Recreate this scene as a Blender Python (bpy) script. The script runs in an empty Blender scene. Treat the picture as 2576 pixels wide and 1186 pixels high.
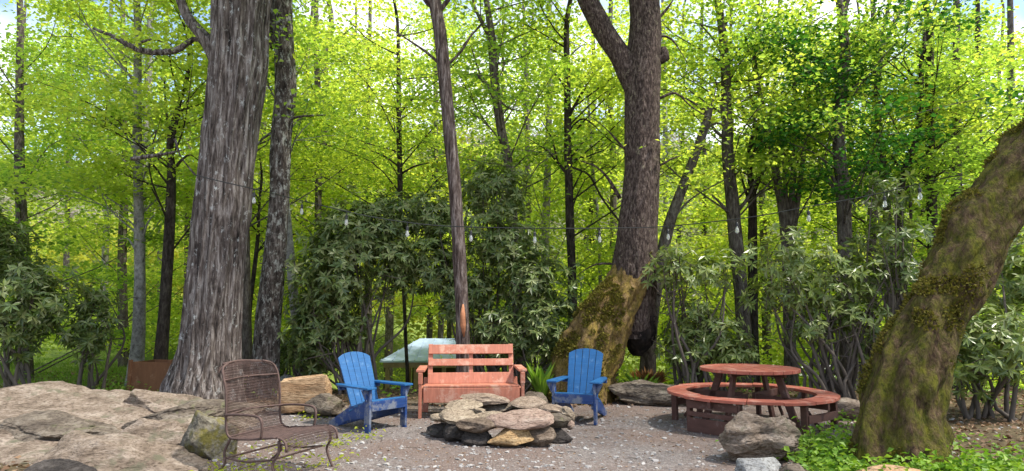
import bpy, math, random
import numpy as np
from mathutils import Vector, Matrix, Euler
R = math.radians
random.seed(7); rng = np.random.default_rng(7)
sc = bpy.context.scene
C = sc.collection
# ------------------------------------------------------------------ camera
EYE = 1.5; F = 1600.0; PITCH = math.atan(189/1600)
cam_d = bpy.data.cameras.new('camera'); cam = bpy.data.objects.new('camera', cam_d); C.objects.link(cam)
cam.location = (0, 0, EYE); cam.rotation_euler = (math.pi/2 + PITCH, 0, 0)
cam_d.sensor_width = 36; cam_d.lens = 36*F/2576; cam_d.clip_end = 2000; cam_d.clip_start = 0.05
sc.camera = cam
sc.render.resolution_x = 1024; sc.render.resolution_y = 471
# ------------------------------------------------------------------ sky, sun, exposure
SUN = Vector((0.50, -0.16, 0.84)).normalized()
SUN_EL = math.asin(SUN.z); SUN_AZ = math.atan2(SUN.x, SUN.y)
w = bpy.data.worlds.new('World'); sc.world = w; w.use_nodes = True
nt = w.node_tree; nt.nodes.clear(); N = nt.nodes.new; Lk = nt.links.new
out = N('ShaderNodeOutputWorld'); bg = N('ShaderNodeBackground'); sky = N('ShaderNodeTexSky')
sky.sky_type = 'NISHITA'; sky.sun_disc = False; sky.sun_elevation = SUN_EL; sky.sun_rotation = SUN_AZ
sky.air_density = 1.2; sky.dust_density = 1.0
bg.inputs['Strength'].default_value = 0.13
cl = N('ShaderNodeBackground'); cl.inputs['Color'].default_value = (0.94, 0.95, 1.0, 1); cl.inputs['Strength'].default_value = 0.9
tc = N('ShaderNodeTexCoord'); nz = N('ShaderNodeTexNoise'); nz.inputs['Scale'].default_value = 4.0; nz.inputs['Detail'].default_value = 6
rp = N('ShaderNodeValToRGB'); rp.color_ramp.elements[0].position = 0.45; rp.color_ramp.elements[1].position = 0.60
mx = N('ShaderNodeMixShader')
Lk(tc.outputs['Generated'], nz.inputs['Vector']); Lk(nz.outputs['Fac'], rp.inputs['Fac']); Lk(rp.outputs['Color'], mx.inputs['Fac'])
Lk(sky.outputs['Color'], bg.inputs['Color']); Lk(bg.outputs[0], mx.inputs[1]); Lk(cl.outputs[0], mx.inputs[2]); Lk(mx.outputs[0], out.inputs['Surface'])
sd = bpy.data.lights.new('sun', 'SUN'); sd.energy = 3.0; sd.angle = R(2.5); sd.color = (1.0, 0.95, 0.86)
sun = bpy.data.objects.new('sun', sd); C.objects.link(sun); sun.rotation_euler = SUN.to_track_quat('Z', 'Y').to_euler()
sc.view_settings.view_transform = 'Standard'; sc.view_settings.look = 'None'; sc.view_settings.gamma = 1
sc.view_settings.exposure = 1.2
sc.cycles.max_bounces = 7; sc.cycles.transparent_max_bounces = 12; sc.cycles.diffuse_bounces = 3; sc.cycles.transmission_bounces = 4

# ------------------------------------------------------------------ helpers
CP, SP = math.cos(PITCH), math.sin(PITCH)
def at(u, v, Y):
    """point of the 2576 x 1186 picture grid at world depth Y"""
    x = (u-1288)/F; y = (593-v)/F
    dy = CP - y*SP; dz = SP + y*CP
    return np.array([x*Y/dy, Y, EYE + dz*Y/dy])
def tag(o, label=None, cat=None, group=None, kind=None):
    if label: o['label'] = label
    if cat: o['category'] = cat
    if group: o['group'] = group
    if kind: o['kind'] = kind
    return o
def empty(name, loc, rz=0, label=None, cat=None, group=None):
    o = bpy.data.objects.new(name, None); C.objects.link(o); o.location = loc; o.rotation_euler = (0, 0, rz)
    o.empty_display_size = 0.2
    return tag(o, label, cat, group)
def mk(name, V, Fc, mat, parent=None, smooth=False, world=True):
    """V (n,3); Fc array or list of arrays of faces"""
    V = np.asarray(V, dtype=np.float32)
    if parent is not None and world: V = V - np.array(parent.location, dtype=np.float32)
    if not isinstance(Fc, list): Fc = [Fc]
    Fc = [np.asarray(f, dtype=np.int32) for f in Fc if len(f)]
    me = bpy.data.meshes.new(name)
    me.vertices.add(len(V)); me.vertices.foreach_set('co', V.ravel())
    nl = sum(f.size for f in Fc); nf = sum(len(f) for f in Fc)
    me.loops.add(nl); me.loops.foreach_set('vertex_index', np.concatenate([f.ravel() for f in Fc]))
    tot = np.concatenate([np.full(len(f), f.shape[1], dtype=np.int32) for f in Fc])
    me.polygons.add(nf); me.polygons.foreach_set('loop_start', np.concatenate([[0], np.cumsum(tot)[:-1]]).astype(np.int32))
    try: me.polygons.foreach_set('loop_total', tot)
    except Exception: pass
    me.polygons.foreach_set('use_smooth', np.full(nf, smooth, dtype=bool))
    me.update(calc_edges=True); me.validate()
    if mat: me.materials.append(mat)
    o = bpy.data.objects.new(name, me); C.objects.link(o)
    if parent is not None: o.parent = parent
    return o
class MB:
    def __init__(s): s.V = []; s.F4 = []; s.F3 = []; s.n = 0
    def add(s, V, F4=None, F3=None):
        s.V.append(np.asarray(V, float))
        if F4 is not None and len(F4): s.F4.append(np.asarray(F4)+s.n)
        if F3 is not None and len(F3): s.F3.append(np.asarray(F3)+s.n)
        s.n += len(V)
    def box(s, c, d, e=(0, 0, 0), M=None):
        sx, sy, sz = [q/2 for q in d]
        V = np.array([(-sx,-sy,-sz),(sx,-sy,-sz),(sx,sy,-sz),(-sx,sy,-sz),(-sx,-sy,sz),(sx,-sy,sz),(sx,sy,sz),(-sx,sy,sz)])
        m = np.array(Euler(e).to_matrix()) if M is None else M
        s.add(V@m.T + np.array(c), [(0,3,2,1),(4,5,6,7),(0,1,5,4),(1,2,6,5),(2,3,7,6),(3,0,4,7)]); return s
    def beam(s, a, b, wd, th, up=(0, 0, 1)):
        a = np.array(a, float); b = np.array(b, float); d = b-a; L = np.linalg.norm(d); z = d/L
        x = np.cross(up, z)
        if np.linalg.norm(x) < 1e-4: x = np.array([1., 0, 0])
        x /= np.linalg.norm(x); y = np.cross(z, x)
        return s.box((a+b)/2, (wd, th, L), M=np.array([x, y, z]).T)
    def prism(s, pts, th, M, c):
        """outline pts (x,z) local, thickness th along local y"""
        n = len(pts); p = np.array(pts, float)
        V = np.vstack([np.c_[p[:,0], np.full(n,-th/2), p[:,1]], np.c_[p[:,0], np.full(n,th/2), p[:,1]]])
        F4 = [(i, (i+1) % n, n+(i+1) % n, n+i) for i in range(n)]
        F3 = [(0, i+1, i) for i in range(1, n-1)] + [(n, n+i, n+i+1) for i in range(1, n-1)]
        s.add(V@M.T+np.array(c), F4, F3); return s
    def tube(s, P, r, k=8, cap=True):
        V, F4, F3 = tube_arrays(np.array(P, float), np.array(r, float) if np.ndim(r) else np.full(len(P), float(r)), k, cap)
        s.add(V, F4, F3); return s
    def build(s, name, mat, parent=None, bevel=0, smooth=False, world=False):
        Fs = []
        if s.F4: Fs.append(np.vstack(s.F4))
        if s.F3: Fs.append(np.vstack(s.F3))
        o = mk(name, np.vstack(s.V), Fs, mat, parent, smooth, world)
        if bevel:
            m = o.modifiers.new('bevel', 'BEVEL'); m.width = bevel; m.segments = 2; m.limit_method = 'ANGLE'
        return o
def frames(P):
    T = np.gradient(P, axis=0); T /= np.linalg.norm(T, axis=1)[:, None]+1e-9
    ref = np.array([0, 1., 0]) if abs(T[0, 1]) < 0.9 else np.array([1., 0, 0])
    X = np.cross(np.tile(ref, (len(P), 1)), T); X /= np.linalg.norm(X, axis=1)[:, None]+1e-9
    return T, X, np.cross(T, X)
def tube_arrays(P, r, k, cap=True):
    T, X, Y = frames(P); n = len(P)
    a = np.arange(k)*2*np.pi/k
    ring = np.cos(a)[None, :, None]*X[:, None, :] + np.sin(a)[None, :, None]*Y[:, None, :]
    V = (P[:, None, :] + ring*r[:, None, None] if np.ndim(r) == 1 else P[:, None, :] + ring*r[:, :, None]).reshape(-1, 3)
    i = np.arange(n-1)[:, None]*k; j = np.arange(k)[None, :]; j2 = (j+1) % k
    F4 = np.stack([i+j, i+j2, i+k+j2, i+k+j], -1).reshape(-1, 4); F3 = []
    if cap:
        V = np.vstack([V, P[:1], P[-1:]]); c0 = n*k; j = np.arange(k); j2 = (j+1) % k
        F3 = np.vstack([np.stack([np.full(k, c0), j2, j], -1), np.stack([np.full(k, c0+1), (n-1)*k+j, (n-1)*k+j2], -1)])
    return V, F4, F3
def spline(P, r, step):
    P = np.asarray(P, float); r = np.asarray(r, float)
    Q = np.vstack([2*P[0]-P[1], P, 2*P[-1]-P[-2]]); q = np.concatenate([[r[0]], r, [r[-1]]])
    OP = []; OR = []
    for i in range(1, len(Q)-2):
        n = max(2, int(np.linalg.norm(Q[i+1]-Q[i])/step)); t = (np.arange(n)/n)[:, None]
        a, b, c, d = Q[i-1], Q[i], Q[i+1], Q[i+2]
        OP.append(0.5*((2*b)+(c-a)*t+(2*a-5*b+4*c-d)*t**2+(-a+3*b-3*c+d)*t**3)); OR.append(q[i]+(q[i+1]-q[i])*t[:, 0])
    OP.append(P[-1:]); OR.append(r[-1:])
    return np.vstack(OP), np.concatenate(OR)
def _hash(i, j, k, s):
    h = (i*73856093) ^ (j*19349663) ^ (k*83492791) ^ (s*2654435761)
    h = (h ^ (h >> 13))*1274126177 & 0x7fffffff
    return ((h ^ (h >> 16)) & 0xffff)/65535.0
def noise(P, s=1):
    P = np.asarray(P, float); I = np.floor(P).astype(np.int64); f = P-I; f = f*f*(3-2*f)
    o = 0
    for a in (0, 1):
        for b in (0, 1):
            for c in (0, 1):
                wgt = (f[..., 0] if a else 1-f[..., 0])*(f[..., 1] if b else 1-f[..., 1])*(f[..., 2] if c else 1-f[..., 2])
                o = o + wgt*_hash(I[..., 0]+a, I[..., 1]+b, I[..., 2]+c, s)
    return o*2-1
def fbm(P, s=1, o=4):
    P = np.asarray(P, float); v = 0; a = 1
    for i in range(o): v = v+a*noise(P*2**i, s+i); a *= .5
    return v
# ------------------------------------------------------------------ terrain
def ss(a, b, x): t = np.clip((x-a)/(b-a), 0, 1); return t*t*(3-2*t)
def terrain(x, y):
    x = np.asarray(x, float); y = np.asarray(y, float)
    drop = -3.0*ss(12.0, 23, y)*ss(-8.5, -4.5, x)
    hill = 52*ss(42, 230, y)*(1+0.18*np.sin(x/38+1.2))
    far = ss(12, 30, y)
    nn = fbm(np.stack([x*.35, y*.35, x*0], -1), 5, 3)
    bank = 0.10*ss(3.2, 4.6, x)*(1-ss(7.5, 9, y))
    lip = 0.0
    return drop + hill + nn*(0.018+0.22*far) + bank + lip
def tz(x, y): return float(terrain(np.array([x]), np.array([y]))[0])

# ------------------------------------------------------------------ materials
def newmat(name):
    m = bpy.data.materials.new(name); m.use_nodes = True; t = m.node_tree
    return m, t, t.nodes['Principled BSDF'], t.nodes.new, t.links.new
def ramp(t, stops):
    r = t.nodes.new('ShaderNodeValToRGB'); e = r.color_ramp.elements
    while len(e) < len(stops): e.new(0.5)
    for k, (p, c) in enumerate(stops): e[k].position = p; e[k].color = (*c, 1)
    return r
def coords(t, scale=(1, 1, 1), kind='Object'):
    a = t.nodes.new('ShaderNodeTexCoord'); m = t.nodes.new('ShaderNodeMapping'); m.inputs['Scale'].default_value = scale
    t.links.new(a.outputs[kind], m.inputs['Vector']); return m.outputs['Vector']
def noise_n(t, vec, scale, detail=6, rough=.6, dist=0):
    n = t.nodes.new('ShaderNodeTexNoise'); n.inputs['Scale'].default_value = scale; n.inputs['Detail'].default_value = detail
    n.inputs['Roughness'].default_value = rough; n.inputs['Distortion'].default_value = dist
    t.links.new(vec, n.inputs['Vector']); return n.outputs['Fac']
def mixc(t, fac, a, b):
    m = t.nodes.new('ShaderNodeMix'); m.data_type = 'RGBA'
    for q, i in ((fac, 0), (a, 6), (b, 7)):
        if isinstance(q, (tuple, float, int)):
            m.inputs[i].default_value = (*q, 1) if isinstance(q, tuple) else q
        else: t.links.new(q, m.inputs[i])
    return m.outputs[2]
def bump(t, bs, h, strength=.5, dist=.02):
    b = t.nodes.new('ShaderNodeBump'); b.inputs['Strength'].default_value = strength; b.inputs['Distance'].default_value = dist
    t.links.new(h, b.inputs['Height']); t.links.new(b.outputs[0], bs.inputs['Normal'])
def bark(name, dark, mid, light, lich=None, lf=.62, sc_=9, stretch=.16, moss=None, mf=.5):
    m, t, bs, NN, L = newmat(name)
    v = coords(t, (sc_, sc_, sc_*stretch)); n1 = noise_n(t, v, 1.4, 8, .65, .4)
    r = ramp(t, [(.33, dark), (.50, mid), (.68, light)]); L(n1, r.inputs['Fac']); col = r.outputs[0]
    v2 = coords(t, (1, 1, .6))
    if lich:
        n2 = noise_n(t, v2, 11, 8, .78); r2 = ramp(t, [(lf-.03, (0, 0, 0)), (lf+.05, (1, 1, 1))]); L(n2, r2.inputs['Fac'])
        col = mixc(t, r2.outputs[0], col, lich)
    if moss:
        n3 = noise_n(t, v2, 4.5, 10, .78); r3 = ramp(t, [(mf-.08, (0, 0, 0)), (mf+.08, (1, 1, 1))]); L(n3, r3.inputs['Fac'])
        n4 = noise_n(t, v2, 14, 5, .7); r4 = ramp(t, [(.35, moss[0]), (.65, moss[1])]); L(n4, r4.inputs['Fac'])
        col = mixc(t, r3.outputs[0], col, r4.outputs[0])
    n5 = noise_n(t, coords(t, (sc_*2.2, sc_*2.2, sc_*max(.5, stretch*2.2))), 1.6, 6, .7); r5 = ramp(t, [(.34, (.35, .33, .31)), (.52, (1, 1, 1))]); L(n5, r5.inputs['Fac'])
    m5 = NN('ShaderNodeMix'); m5.data_type = 'RGBA'; m5.blend_type = 'MULTIPLY'; m5.inputs[0].default_value = .75; L(col, m5.inputs[6]); L(r5.outputs[0], m5.inputs[7]); col = m5.outputs[2]
    L(col, bs.inputs['Base Color']); bs.inputs['Roughness'].default_value = .95; bs.inputs['Specular IOR Level'].default_value = .15
    a5 = NN('ShaderNodeMath'); a5.operation = 'ADD'; L(n1, a5.inputs[0]); L(n5, a5.inputs[1]); bump(t, bs, a5.outputs[0], 1.0, .035)
    return m
def leafmat(name, cols, trans, tf=.5, rough=.55, patch=None, spec=.3):
    """cols: colours picked leaf by leaf; trans: tint of light passing through"""
    m, t, bs, NN, L = newmat(name)
    g = NN('ShaderNodeNewGeometry'); r = ramp(t, [(i/(max(1, len(cols)-1)), c) for i, c in enumerate(cols)])
    L(g.outputs['Random Per Island'], r.inputs['Fac']); col = r.outputs[0]
    if patch:
        n = noise_n(t, coords(t), patch[0], 3, .5); rr = ramp(t, [(.45, (0, 0, 0)), (.62, (1, 1, 1))]); L(n, rr.inputs['Fac'])
        col = mixc(t, rr.outputs[0], col, patch[1])
    L(col, bs.inputs['Base Color']); bs.inputs['Roughness'].default_value = rough; bs.inputs['Specular IOR Level'].default_value = spec
    tr = NN('ShaderNodeBsdfTranslucent')
    mm = NN('ShaderNodeMix'); mm.data_type = 'RGBA'; mm.blend_type = 'MULTIPLY'; mm.inputs[0].default_value = 1
    L(col, mm.inputs[6]); mm.inputs[7].default_value = (*trans, 1); L(mm.outputs[2], tr.inputs['Color'])
    ms = NN('ShaderNodeMixShader'); ms.inputs[0].default_value = tf
    L(bs.outputs[0], ms.inputs[1]); L(tr.outputs[0], ms.inputs[2]); L(ms.outputs[0], t.nodes['Material Output'].inputs['Surface'])
    return m
def stone(name, a, b, c, moss=None, mf=.55, sc_=3.0, layer=1.0):
    m, t, bs, NN, L = newmat(name)
    v = coords(t, (1, 1, 2.2*layer)); n1 = noise_n(t, v, sc_, 9, .7, .3); n2 = noise_n(t, v, sc_*7, 6, .7)
    r = ramp(t, [(.32, a), (.5, b), (.68, c)]); L(n1, r.inputs['Fac']); col = r.outputs[0]
    r2 = ramp(t, [(.38, (.25, .22, .20)), (.50, (.8, .78, .76)), (.62, (1, 1, 1))]); L(n2, r2.inputs['Fac'])
    mm = NN('ShaderNodeMix'); mm.data_type = 'RGBA'; mm.blend_type = 'MULTIPLY'; mm.inputs[0].default_value = .8
    L(col, mm.inputs[6]); L(r2.outputs[0], mm.inputs[7]); col = mm.outputs[2]
    if moss:
        n3 = noise_n(t, coords(t), 3.5, 6, .7); r3 = ramp(t, [(mf-.05, (0, 0, 0)), (mf+.06, (1, 1, 1))]); L(n3, r3.inputs['Fac'])
        col = mixc(t, r3.outputs[0], col, moss)
    L(col, bs.inputs['Base Color']); bs.inputs['Roughness'].default_value = .9; bs.inputs['Specular IOR Level'].default_value = .2
    ad = NN('ShaderNodeMath'); ad.operation = 'ADD'; L(n1, ad.inputs[0]); L(n2, ad.inputs[1])
    bump(t, bs, ad.outputs[0], .8, .03)
    return m
def paint(name, col, worn, wf=.62, rough=.55, grain=(3, 3, 40)):
    m, t, bs, NN, L = newmat(name)
    v = coords(t, grain); n1 = noise_n(t, v, 1.5, 6, .6); v2 = coords(t); n2 = noise_n(t, v2, 5, 8, .75)
    r1 = ramp(t, [(.3, tuple(q*.78 for q in col)), (.7, tuple(min(1, q*1.12) for q in col))]); L(n1, r1.inputs['Fac'])
    r2 = ramp(t, [(wf-.02, (0, 0, 0)), (wf+.08, (1, 1, 1))]); L(n2, r2.inputs['Fac'])
    L(mixc(t, r2.outputs[0], r1.outputs[0], worn), bs.inputs['Base Color']); bs.inputs['Roughness'].default_value = rough
    bs.inputs['Specular IOR Level'].default_value = .35
    bump(t, bs, n1, .35, .004)
    return m
def plain(name, col, rough=.6, metal=0, vary=.15, sc_=6):
    m, t, bs, NN, L = newmat(name)
    n = noise_n(t, coords(t), sc_, 5, .6); r = ramp(t, [(.3, tuple(q*(1-vary) for q in col)), (.7, tuple(min(1, q*(1+vary)) for q in col))])
    L(n, r.inputs['Fac']); L(r.outputs[0], bs.inputs['Base Color']); bs.inputs['Roughness'].default_value = rough; bs.inputs['Metallic'].default_value = metal
    bump(t, bs, n, .2, .005)
    return m
M = {}
M['bark_oak'] = bark('bark_oak', (.010,.008,.007), (.135,.108,.095), (.42,.375,.345), (.52,.53,.51), .60, 15, .10)
M['bark_second'] = bark('bark_second', (.012,.009,.008), (.085,.068,.058), (.27,.235,.21), (.42,.42,.38), .55, 13, .25)
M['bark_pale'] = bark('bark_pale', (.14,.13,.12), (.27,.26,.24), (.40,.39,.36), (.12,.11,.10), .63, 6, .8)
M['bark_dark'] = bark('bark_dark', (.018,.014,.012), (.05,.04,.033), (.10,.085,.07), (.20,.19,.16), .72, 12, .3)
M['bark_mid'] = bark('bark_mid', (.04,.032,.027), (.12,.10,.085), (.22,.20,.17), (.30,.30,.26), .68, 12, .3)
M['bark_pole'] = bark('bark_pole', (.022,.015,.012), (.11,.08,.07), (.33,.28,.255), (.40,.38,.36), .66, 14, .14)
M['bark_maple'] = bark('bark_maple', (.016,.011,.010), (.085,.06,.05), (.24,.185,.16), (.30,.26,.18), .60, 22, .35)
M['moss_bark'] = bark('moss_bark', (.05,.035,.02), (.18,.115,.05), (.32,.22,.11), moss=((.12,.095,.018), (.36,.25,.06)), mf=.52, sc_=16, stretch=.5)
M['moss_green'] = bark('moss_green', (.035,.022,.014), (.10,.062,.036), (.19,.13,.08), moss=((.05,.06,.008), (.17,.16,.02)), mf=.50, sc_=16, stretch=.4)
M['burl_shade_soil'] = bark('burl_shade_soil', (.006,.005,.005), (.018,.014,.012), (.05,.035,.03), None, .6, 8, .5)  # near-black: shadow on the burl put into its colour; also the planter soil
M['leaf_bright'] = leafmat('leaf_bright', [(.15,.26,.045), (.25,.36,.06), (.38,.44,.075), (.19,.30,.055)], (2.2,2.0,1.1), .62, patch=(.5, (.29,.38,.06)))
M['leaf_mid'] = leafmat('leaf_mid', [(.08,.17,.03), (.16,.26,.045), (.27,.37,.055), (.11,.21,.04)], (2.2,2.0,1.1), .6, patch=(.5, (.20,.33,.05)))
M['leaf_deep'] = leafmat('leaf_deep', [(.02,.09,.012), (.04,.14,.02), (.07,.19,.02)], (1.4,1.4,.8), .45)
M['leaf_yellow'] = leafmat('leaf_yellow', [(.30,.37,.04), (.40,.42,.05), (.25,.36,.04)], (1.4,1.3,.7), .55)
M['leaf_far'] = leafmat('leaf_far', [(.22,.31,.06), (.32,.40,.07), (.42,.46,.09), (.26,.34,.07)], (1.4,1.3,.8), .5, patch=(.09, (.42,.42,.05)))
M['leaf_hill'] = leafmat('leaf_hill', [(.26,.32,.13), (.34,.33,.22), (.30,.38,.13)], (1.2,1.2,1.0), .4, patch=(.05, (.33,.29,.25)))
M['leaf_rhodo'] = leafmat('leaf_rhodo', [(.06,.09,.03), (.10,.15,.04), (.17,.22,.06), (.13,.14,.045), (.27,.31,.13)], (1.3,1.6,.5), .25, .40, spec=.5)
M['leaf_rhodo_light'] = leafmat('leaf_rhodo_light', [(.10,.145,.04), (.17,.23,.06), (.26,.31,.09), (.16,.17,.06)], (1.3,1.5,.5), .25, .33, spec=.5)
M['leaf_ivy'] = leafmat('leaf_ivy', [(.09,.20,.02), (.18,.32,.03), (.26,.38,.05)], (1.3,1.3,.6), .4, .5)
M['grass'] = leafmat('grass', [(.08,.17,.02), (.16,.27,.03), (.24,.30,.06)], (1.3,1.3,.6), .4, .6)
M['litter'] = leafmat('litter', [(.10,.055,.03), (.20,.12,.07), (.30,.20,.12), (.14,.09,.06)], (1, .8, .5), .15, .8)
M['dead'] = leafmat('dead', [(.22,.11,.045), (.30,.17,.07), (.16,.085,.04)], (1.2,.8,.5), .35, .8)
M['twig'] = plain('twig', (.10,.08,.065), .9)
M['rock_slab'] = stone('rock_slab', (.10,.073,.052), (.25,.195,.15), (.40,.335,.275), (.13,.12,.08), .60, 3.4, 1.6)
M['rock_mossy'] = stone('rock_mossy', (.10,.09,.07), (.20,.18,.14), (.33,.31,.25), (.15,.13,.035), .53, 3, .6)
M['rock_sand'] = stone('rock_sand', (.32,.18,.09), (.46,.30,.17), (.56,.41,.26), None, .6, 1.8, 2.5)
M['rock_brown'] = stone('rock_brown', (.07,.055,.045), (.16,.13,.10), (.30,.26,.21), (.14,.14,.07), .64, 3.0, 1.5)
M['rock_grey'] = stone('rock_grey', (.20,.20,.20), (.34,.34,.33), (.50,.50,.48), (.12,.13,.08), .66, 4, 1)
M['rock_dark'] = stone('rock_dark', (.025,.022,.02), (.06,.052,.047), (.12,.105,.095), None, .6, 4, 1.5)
M['pit_tan'] = stone('pit_tan', (.19,.14,.10), (.32,.245,.185), (.44,.36,.285), None, .6, 4, 2)
M['pit_pale'] = stone('pit_pale', (.20,.155,.11), (.35,.28,.205), (.48,.41,.31), None, .6, 4, 1.4)
M['pit_pink'] = stone('pit_pink', (.22,.15,.12), (.34,.245,.195), (.42,.34,.285), (.30,.31,.24), .66, 3, 2)
M['pit_orange'] = stone('pit_orange', (.34,.20,.09), (.48,.32,.16), (.56,.42,.25), (.25,.18,.12), .66, 4, 1.4)
M['pit_grey'] = stone('pit_grey', (.085,.062,.045), (.18,.135,.10), (.32,.255,.195), None, .6, 5, 1.5)
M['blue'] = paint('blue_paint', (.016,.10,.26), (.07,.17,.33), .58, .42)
M['blue_shaded'] = paint('blue_shaded', (.014,.045,.16), (.15,.165,.20), .52, .5)  # darker copy of the blue: shade on legs and sides put into the colour
M['red'] = paint('red_paint', (.43,.155,.095), (.50,.28,.20), .54, .6, (25, 3, 3))
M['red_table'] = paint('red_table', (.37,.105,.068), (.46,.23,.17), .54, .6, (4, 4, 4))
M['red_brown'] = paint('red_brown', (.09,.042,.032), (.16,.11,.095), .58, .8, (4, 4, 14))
M['brown_wood'] = paint('brown_wood', (.17,.075,.035), (.25,.14,.08), .6, .8, (10, 3, 3))
M['rust'] = plain('rust_metal', (.095,.058,.048), .75, .3, .35, 20)
M['black'] = plain('black_plastic', (.012,.012,.012), .45)
M['metal_roof'] = plain('metal_roof', (.34,.43,.56), .55, 0, .08)
M['white_roof'] = plain('white_roof', (.70,.70,.68), .5, 0, .1)
M['wood_trim'] = plain('wood_trim', (.30,.20,.13), .8)
M['wound'] = plain('wound', (.34,.14,.065), .85, 0, .4, 12)
M['cabin_wall'] = plain('cabin_wall', (.05,.03,.022), .85)
M['cabin_grey'] = plain('cabin_grey', (.38,.38,.37), .8)
m, t, bs, NN, L = newmat('bulb_glass'); bs.inputs['Base Color'].default_value = (.95,.95,.93,1); bs.inputs['Roughness'].default_value = .12
bs.inputs['Transmission Weight'].default_value = .75; n = noise_n(t, coords(t), 30, 2); r = ramp(t, [(.3, (.85,.85,.83)), (.7, (.97,.97,.96))]); L(n, r.inputs['Fac']); L(r.outputs[0], bs.inputs['Base Color'])
M['bulb'] = m
# ground: gravel clearing, brown forest floor round it, lawn on the left
m, t, bs, NN, L = newmat('ground'); v = coords(t)
n1 = noise_n(t, v, .55, 5, .6); n2 = noise_n(t, v, 22, 6, .75); vo = NN('ShaderNodeTexVoronoi'); vo.inputs['Scale'].default_value = 42; L(v, vo.inputs['Vector'])
g1 = ramp(t, [(.30, (.08,.069,.064)), (.5, (.17,.143,.132)), (.68, (.30,.265,.245))]); L(n2, g1.inputs['Fac'])
hs = NN('ShaderNodeSeparateColor'); L(vo.outputs['Color'], hs.inputs[0]); g2 = ramp(t, [(0, (.10,.086,.08)), (.6, (.195,.165,.15)), (1, (.36,.325,.30))]); L(hs.outputs[0], g2.inputs['Fac'])
grav = mixc(t, .45, g1.outputs[0], g2.outputs[0])
e1 = ramp(t, [(.3, (.11,.077,.063)), (.7, (.215,.16,.135))]); L(n2, e1.inputs['Fac'])
r1 = ramp(t, [(.42, (0, 0, 0)), (.56, (.85, .85, .85))]); L(n1, r1.inputs['Fac']); near = mixc(t, r1.outputs[0], grav, e1.outputs[0])
n3 = noise_n(t, v, 9, 7, .75); fl = ramp(t, [(.32, (.045,.032,.02)), (.52, (.10,.075,.04)), (.7, (.19,.15,.09))]); L(n3, fl.inputs['Fac'])
at1 = NN('ShaderNodeAttribute'); at1.attribute_name = 'zone'; sx = NN('ShaderNodeSeparateColor'); L(at1.outputs['Color'], sx.inputs[0])
c1 = mixc(t, sx.outputs[0], near, fl.outputs[0])
gr = ramp(t, [(.35, (.10,.16,.03)), (.65, (.26,.32,.07))]); L(n3, gr.inputs['Fac'])
c2 = mixc(t, sx.outputs[1], c1, gr.outputs[0]); L(c2, bs.inputs['Base Color']); bs.inputs['Roughness'].default_value = .95; bs.inputs['Specular IOR Level'].default_value = .15
ad = NN('ShaderNodeMath'); ad.operation = 'SUBTRACT'; L(n2, ad.inputs[0]); L(vo.outputs['Distance'], ad.inputs[1]); bump(t, bs, ad.outputs[0], .8, .02)
M['ground'] = m

# ------------------------------------------------------------------ ground sheet
def grid_axis(a, b, s0, far, n):
    x = list(np.arange(a, b, s0)); lo = a-np.geomspace(s0, abs(a)+far, n); return np.array(sorted(list(lo)+x+list(b+np.geomspace(s0, far, n))))
gx = grid_axis(-9, 9, .12, 330, 46); gy = np.concatenate([np.arange(-12, 2, .8), np.arange(2, 14, .12), 14+np.geomspace(.12, 330, 70)])
GX, GY = np.meshgrid(gx, gy); GZ = terrain(GX, GY)
V = np.stack([GX, GY, GZ], -1).reshape(-1, 3); nx = len(gx); ii = (np.arange(len(gy)-1)[:, None]*nx+np.arange(nx-1)[None]).ravel()
g = mk('ground', V, np.stack([ii, ii+1, ii+1+nx, ii+nx], -1), M['ground'], smooth=True); tag(g, 'grey gravel clearing with brown forest floor around it', 'ground', kind='structure')
wob = fbm(np.stack([V[:, 0]*.6, V[:, 1]*.6, V[:, 0]*0], -1), 21, 4)*.7
out_ = np.maximum.reduce([ss(9.9, 11.2, V[:, 1]+wob), ss(3.4, 4.4, V[:, 0]+wob-.25*np.maximum(0, V[:, 1]-6.0)), ss(3.6, 4.8, -V[:, 0]+wob)])
lawn = ss(9.6, 10.6, V[:, 1]+wob*.5)*ss(5.4, 6.6, -V[:, 0]+wob*.3)*(1-ss(40, 60, V[:, 1]))
vg = np.maximum(lawn, ss(13.5, 17, V[:, 1]))
ca = g.data.color_attributes.new('zone', 'FLOAT_COLOR', 'POINT')
ca.data.foreach_set('color', np.stack([out_, vg, out_*0, out_*0+1], -1).astype(np.float32).ravel())

# ------------------------------------------------------------------ leaves
LEAFK = .88
def unit(a): return a/(np.linalg.norm(a, axis=-1, keepdims=True)+1e-9)
def leaf_arrays(P, D, Nn, Ln, Wd, fold=.12):
    D = unit(D); S = unit(np.cross(D, Nn)); Nn = np.cross(S, D); Ln = Ln[:, None]; Wd = Wd[:, None]
    V = np.stack([P, P+D*Ln*.45+S*Wd*.5+Nn*Ln*fold, P+D*Ln-Nn*Ln*fold, P+D*Ln*.45-S*Wd*.5+Nn*Ln*fold], 1).reshape(-1, 3)
    b = np.arange(len(P))*4
    return V, np.vstack([np.stack([b, b+1, b+2], -1), np.stack([b, b+2, b+3], -1)])
def flat_leaves(P, size, tilt=.55, ratio=.8, r=rng):
    n = len(P); size = size*.88; a = r.uniform(0, 2*np.pi, n); D = np.stack([np.cos(a), np.sin(a), r.normal(-.15, .35, n)], -1)
    Nn = np.stack([r.normal(0, tilt, n), r.normal(0, tilt, n), np.ones(n)], -1); Ln = size*r.uniform(.65, 1.3, n)
    return leaf_arrays(P, D, Nn, Ln, Ln*ratio)
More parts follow.
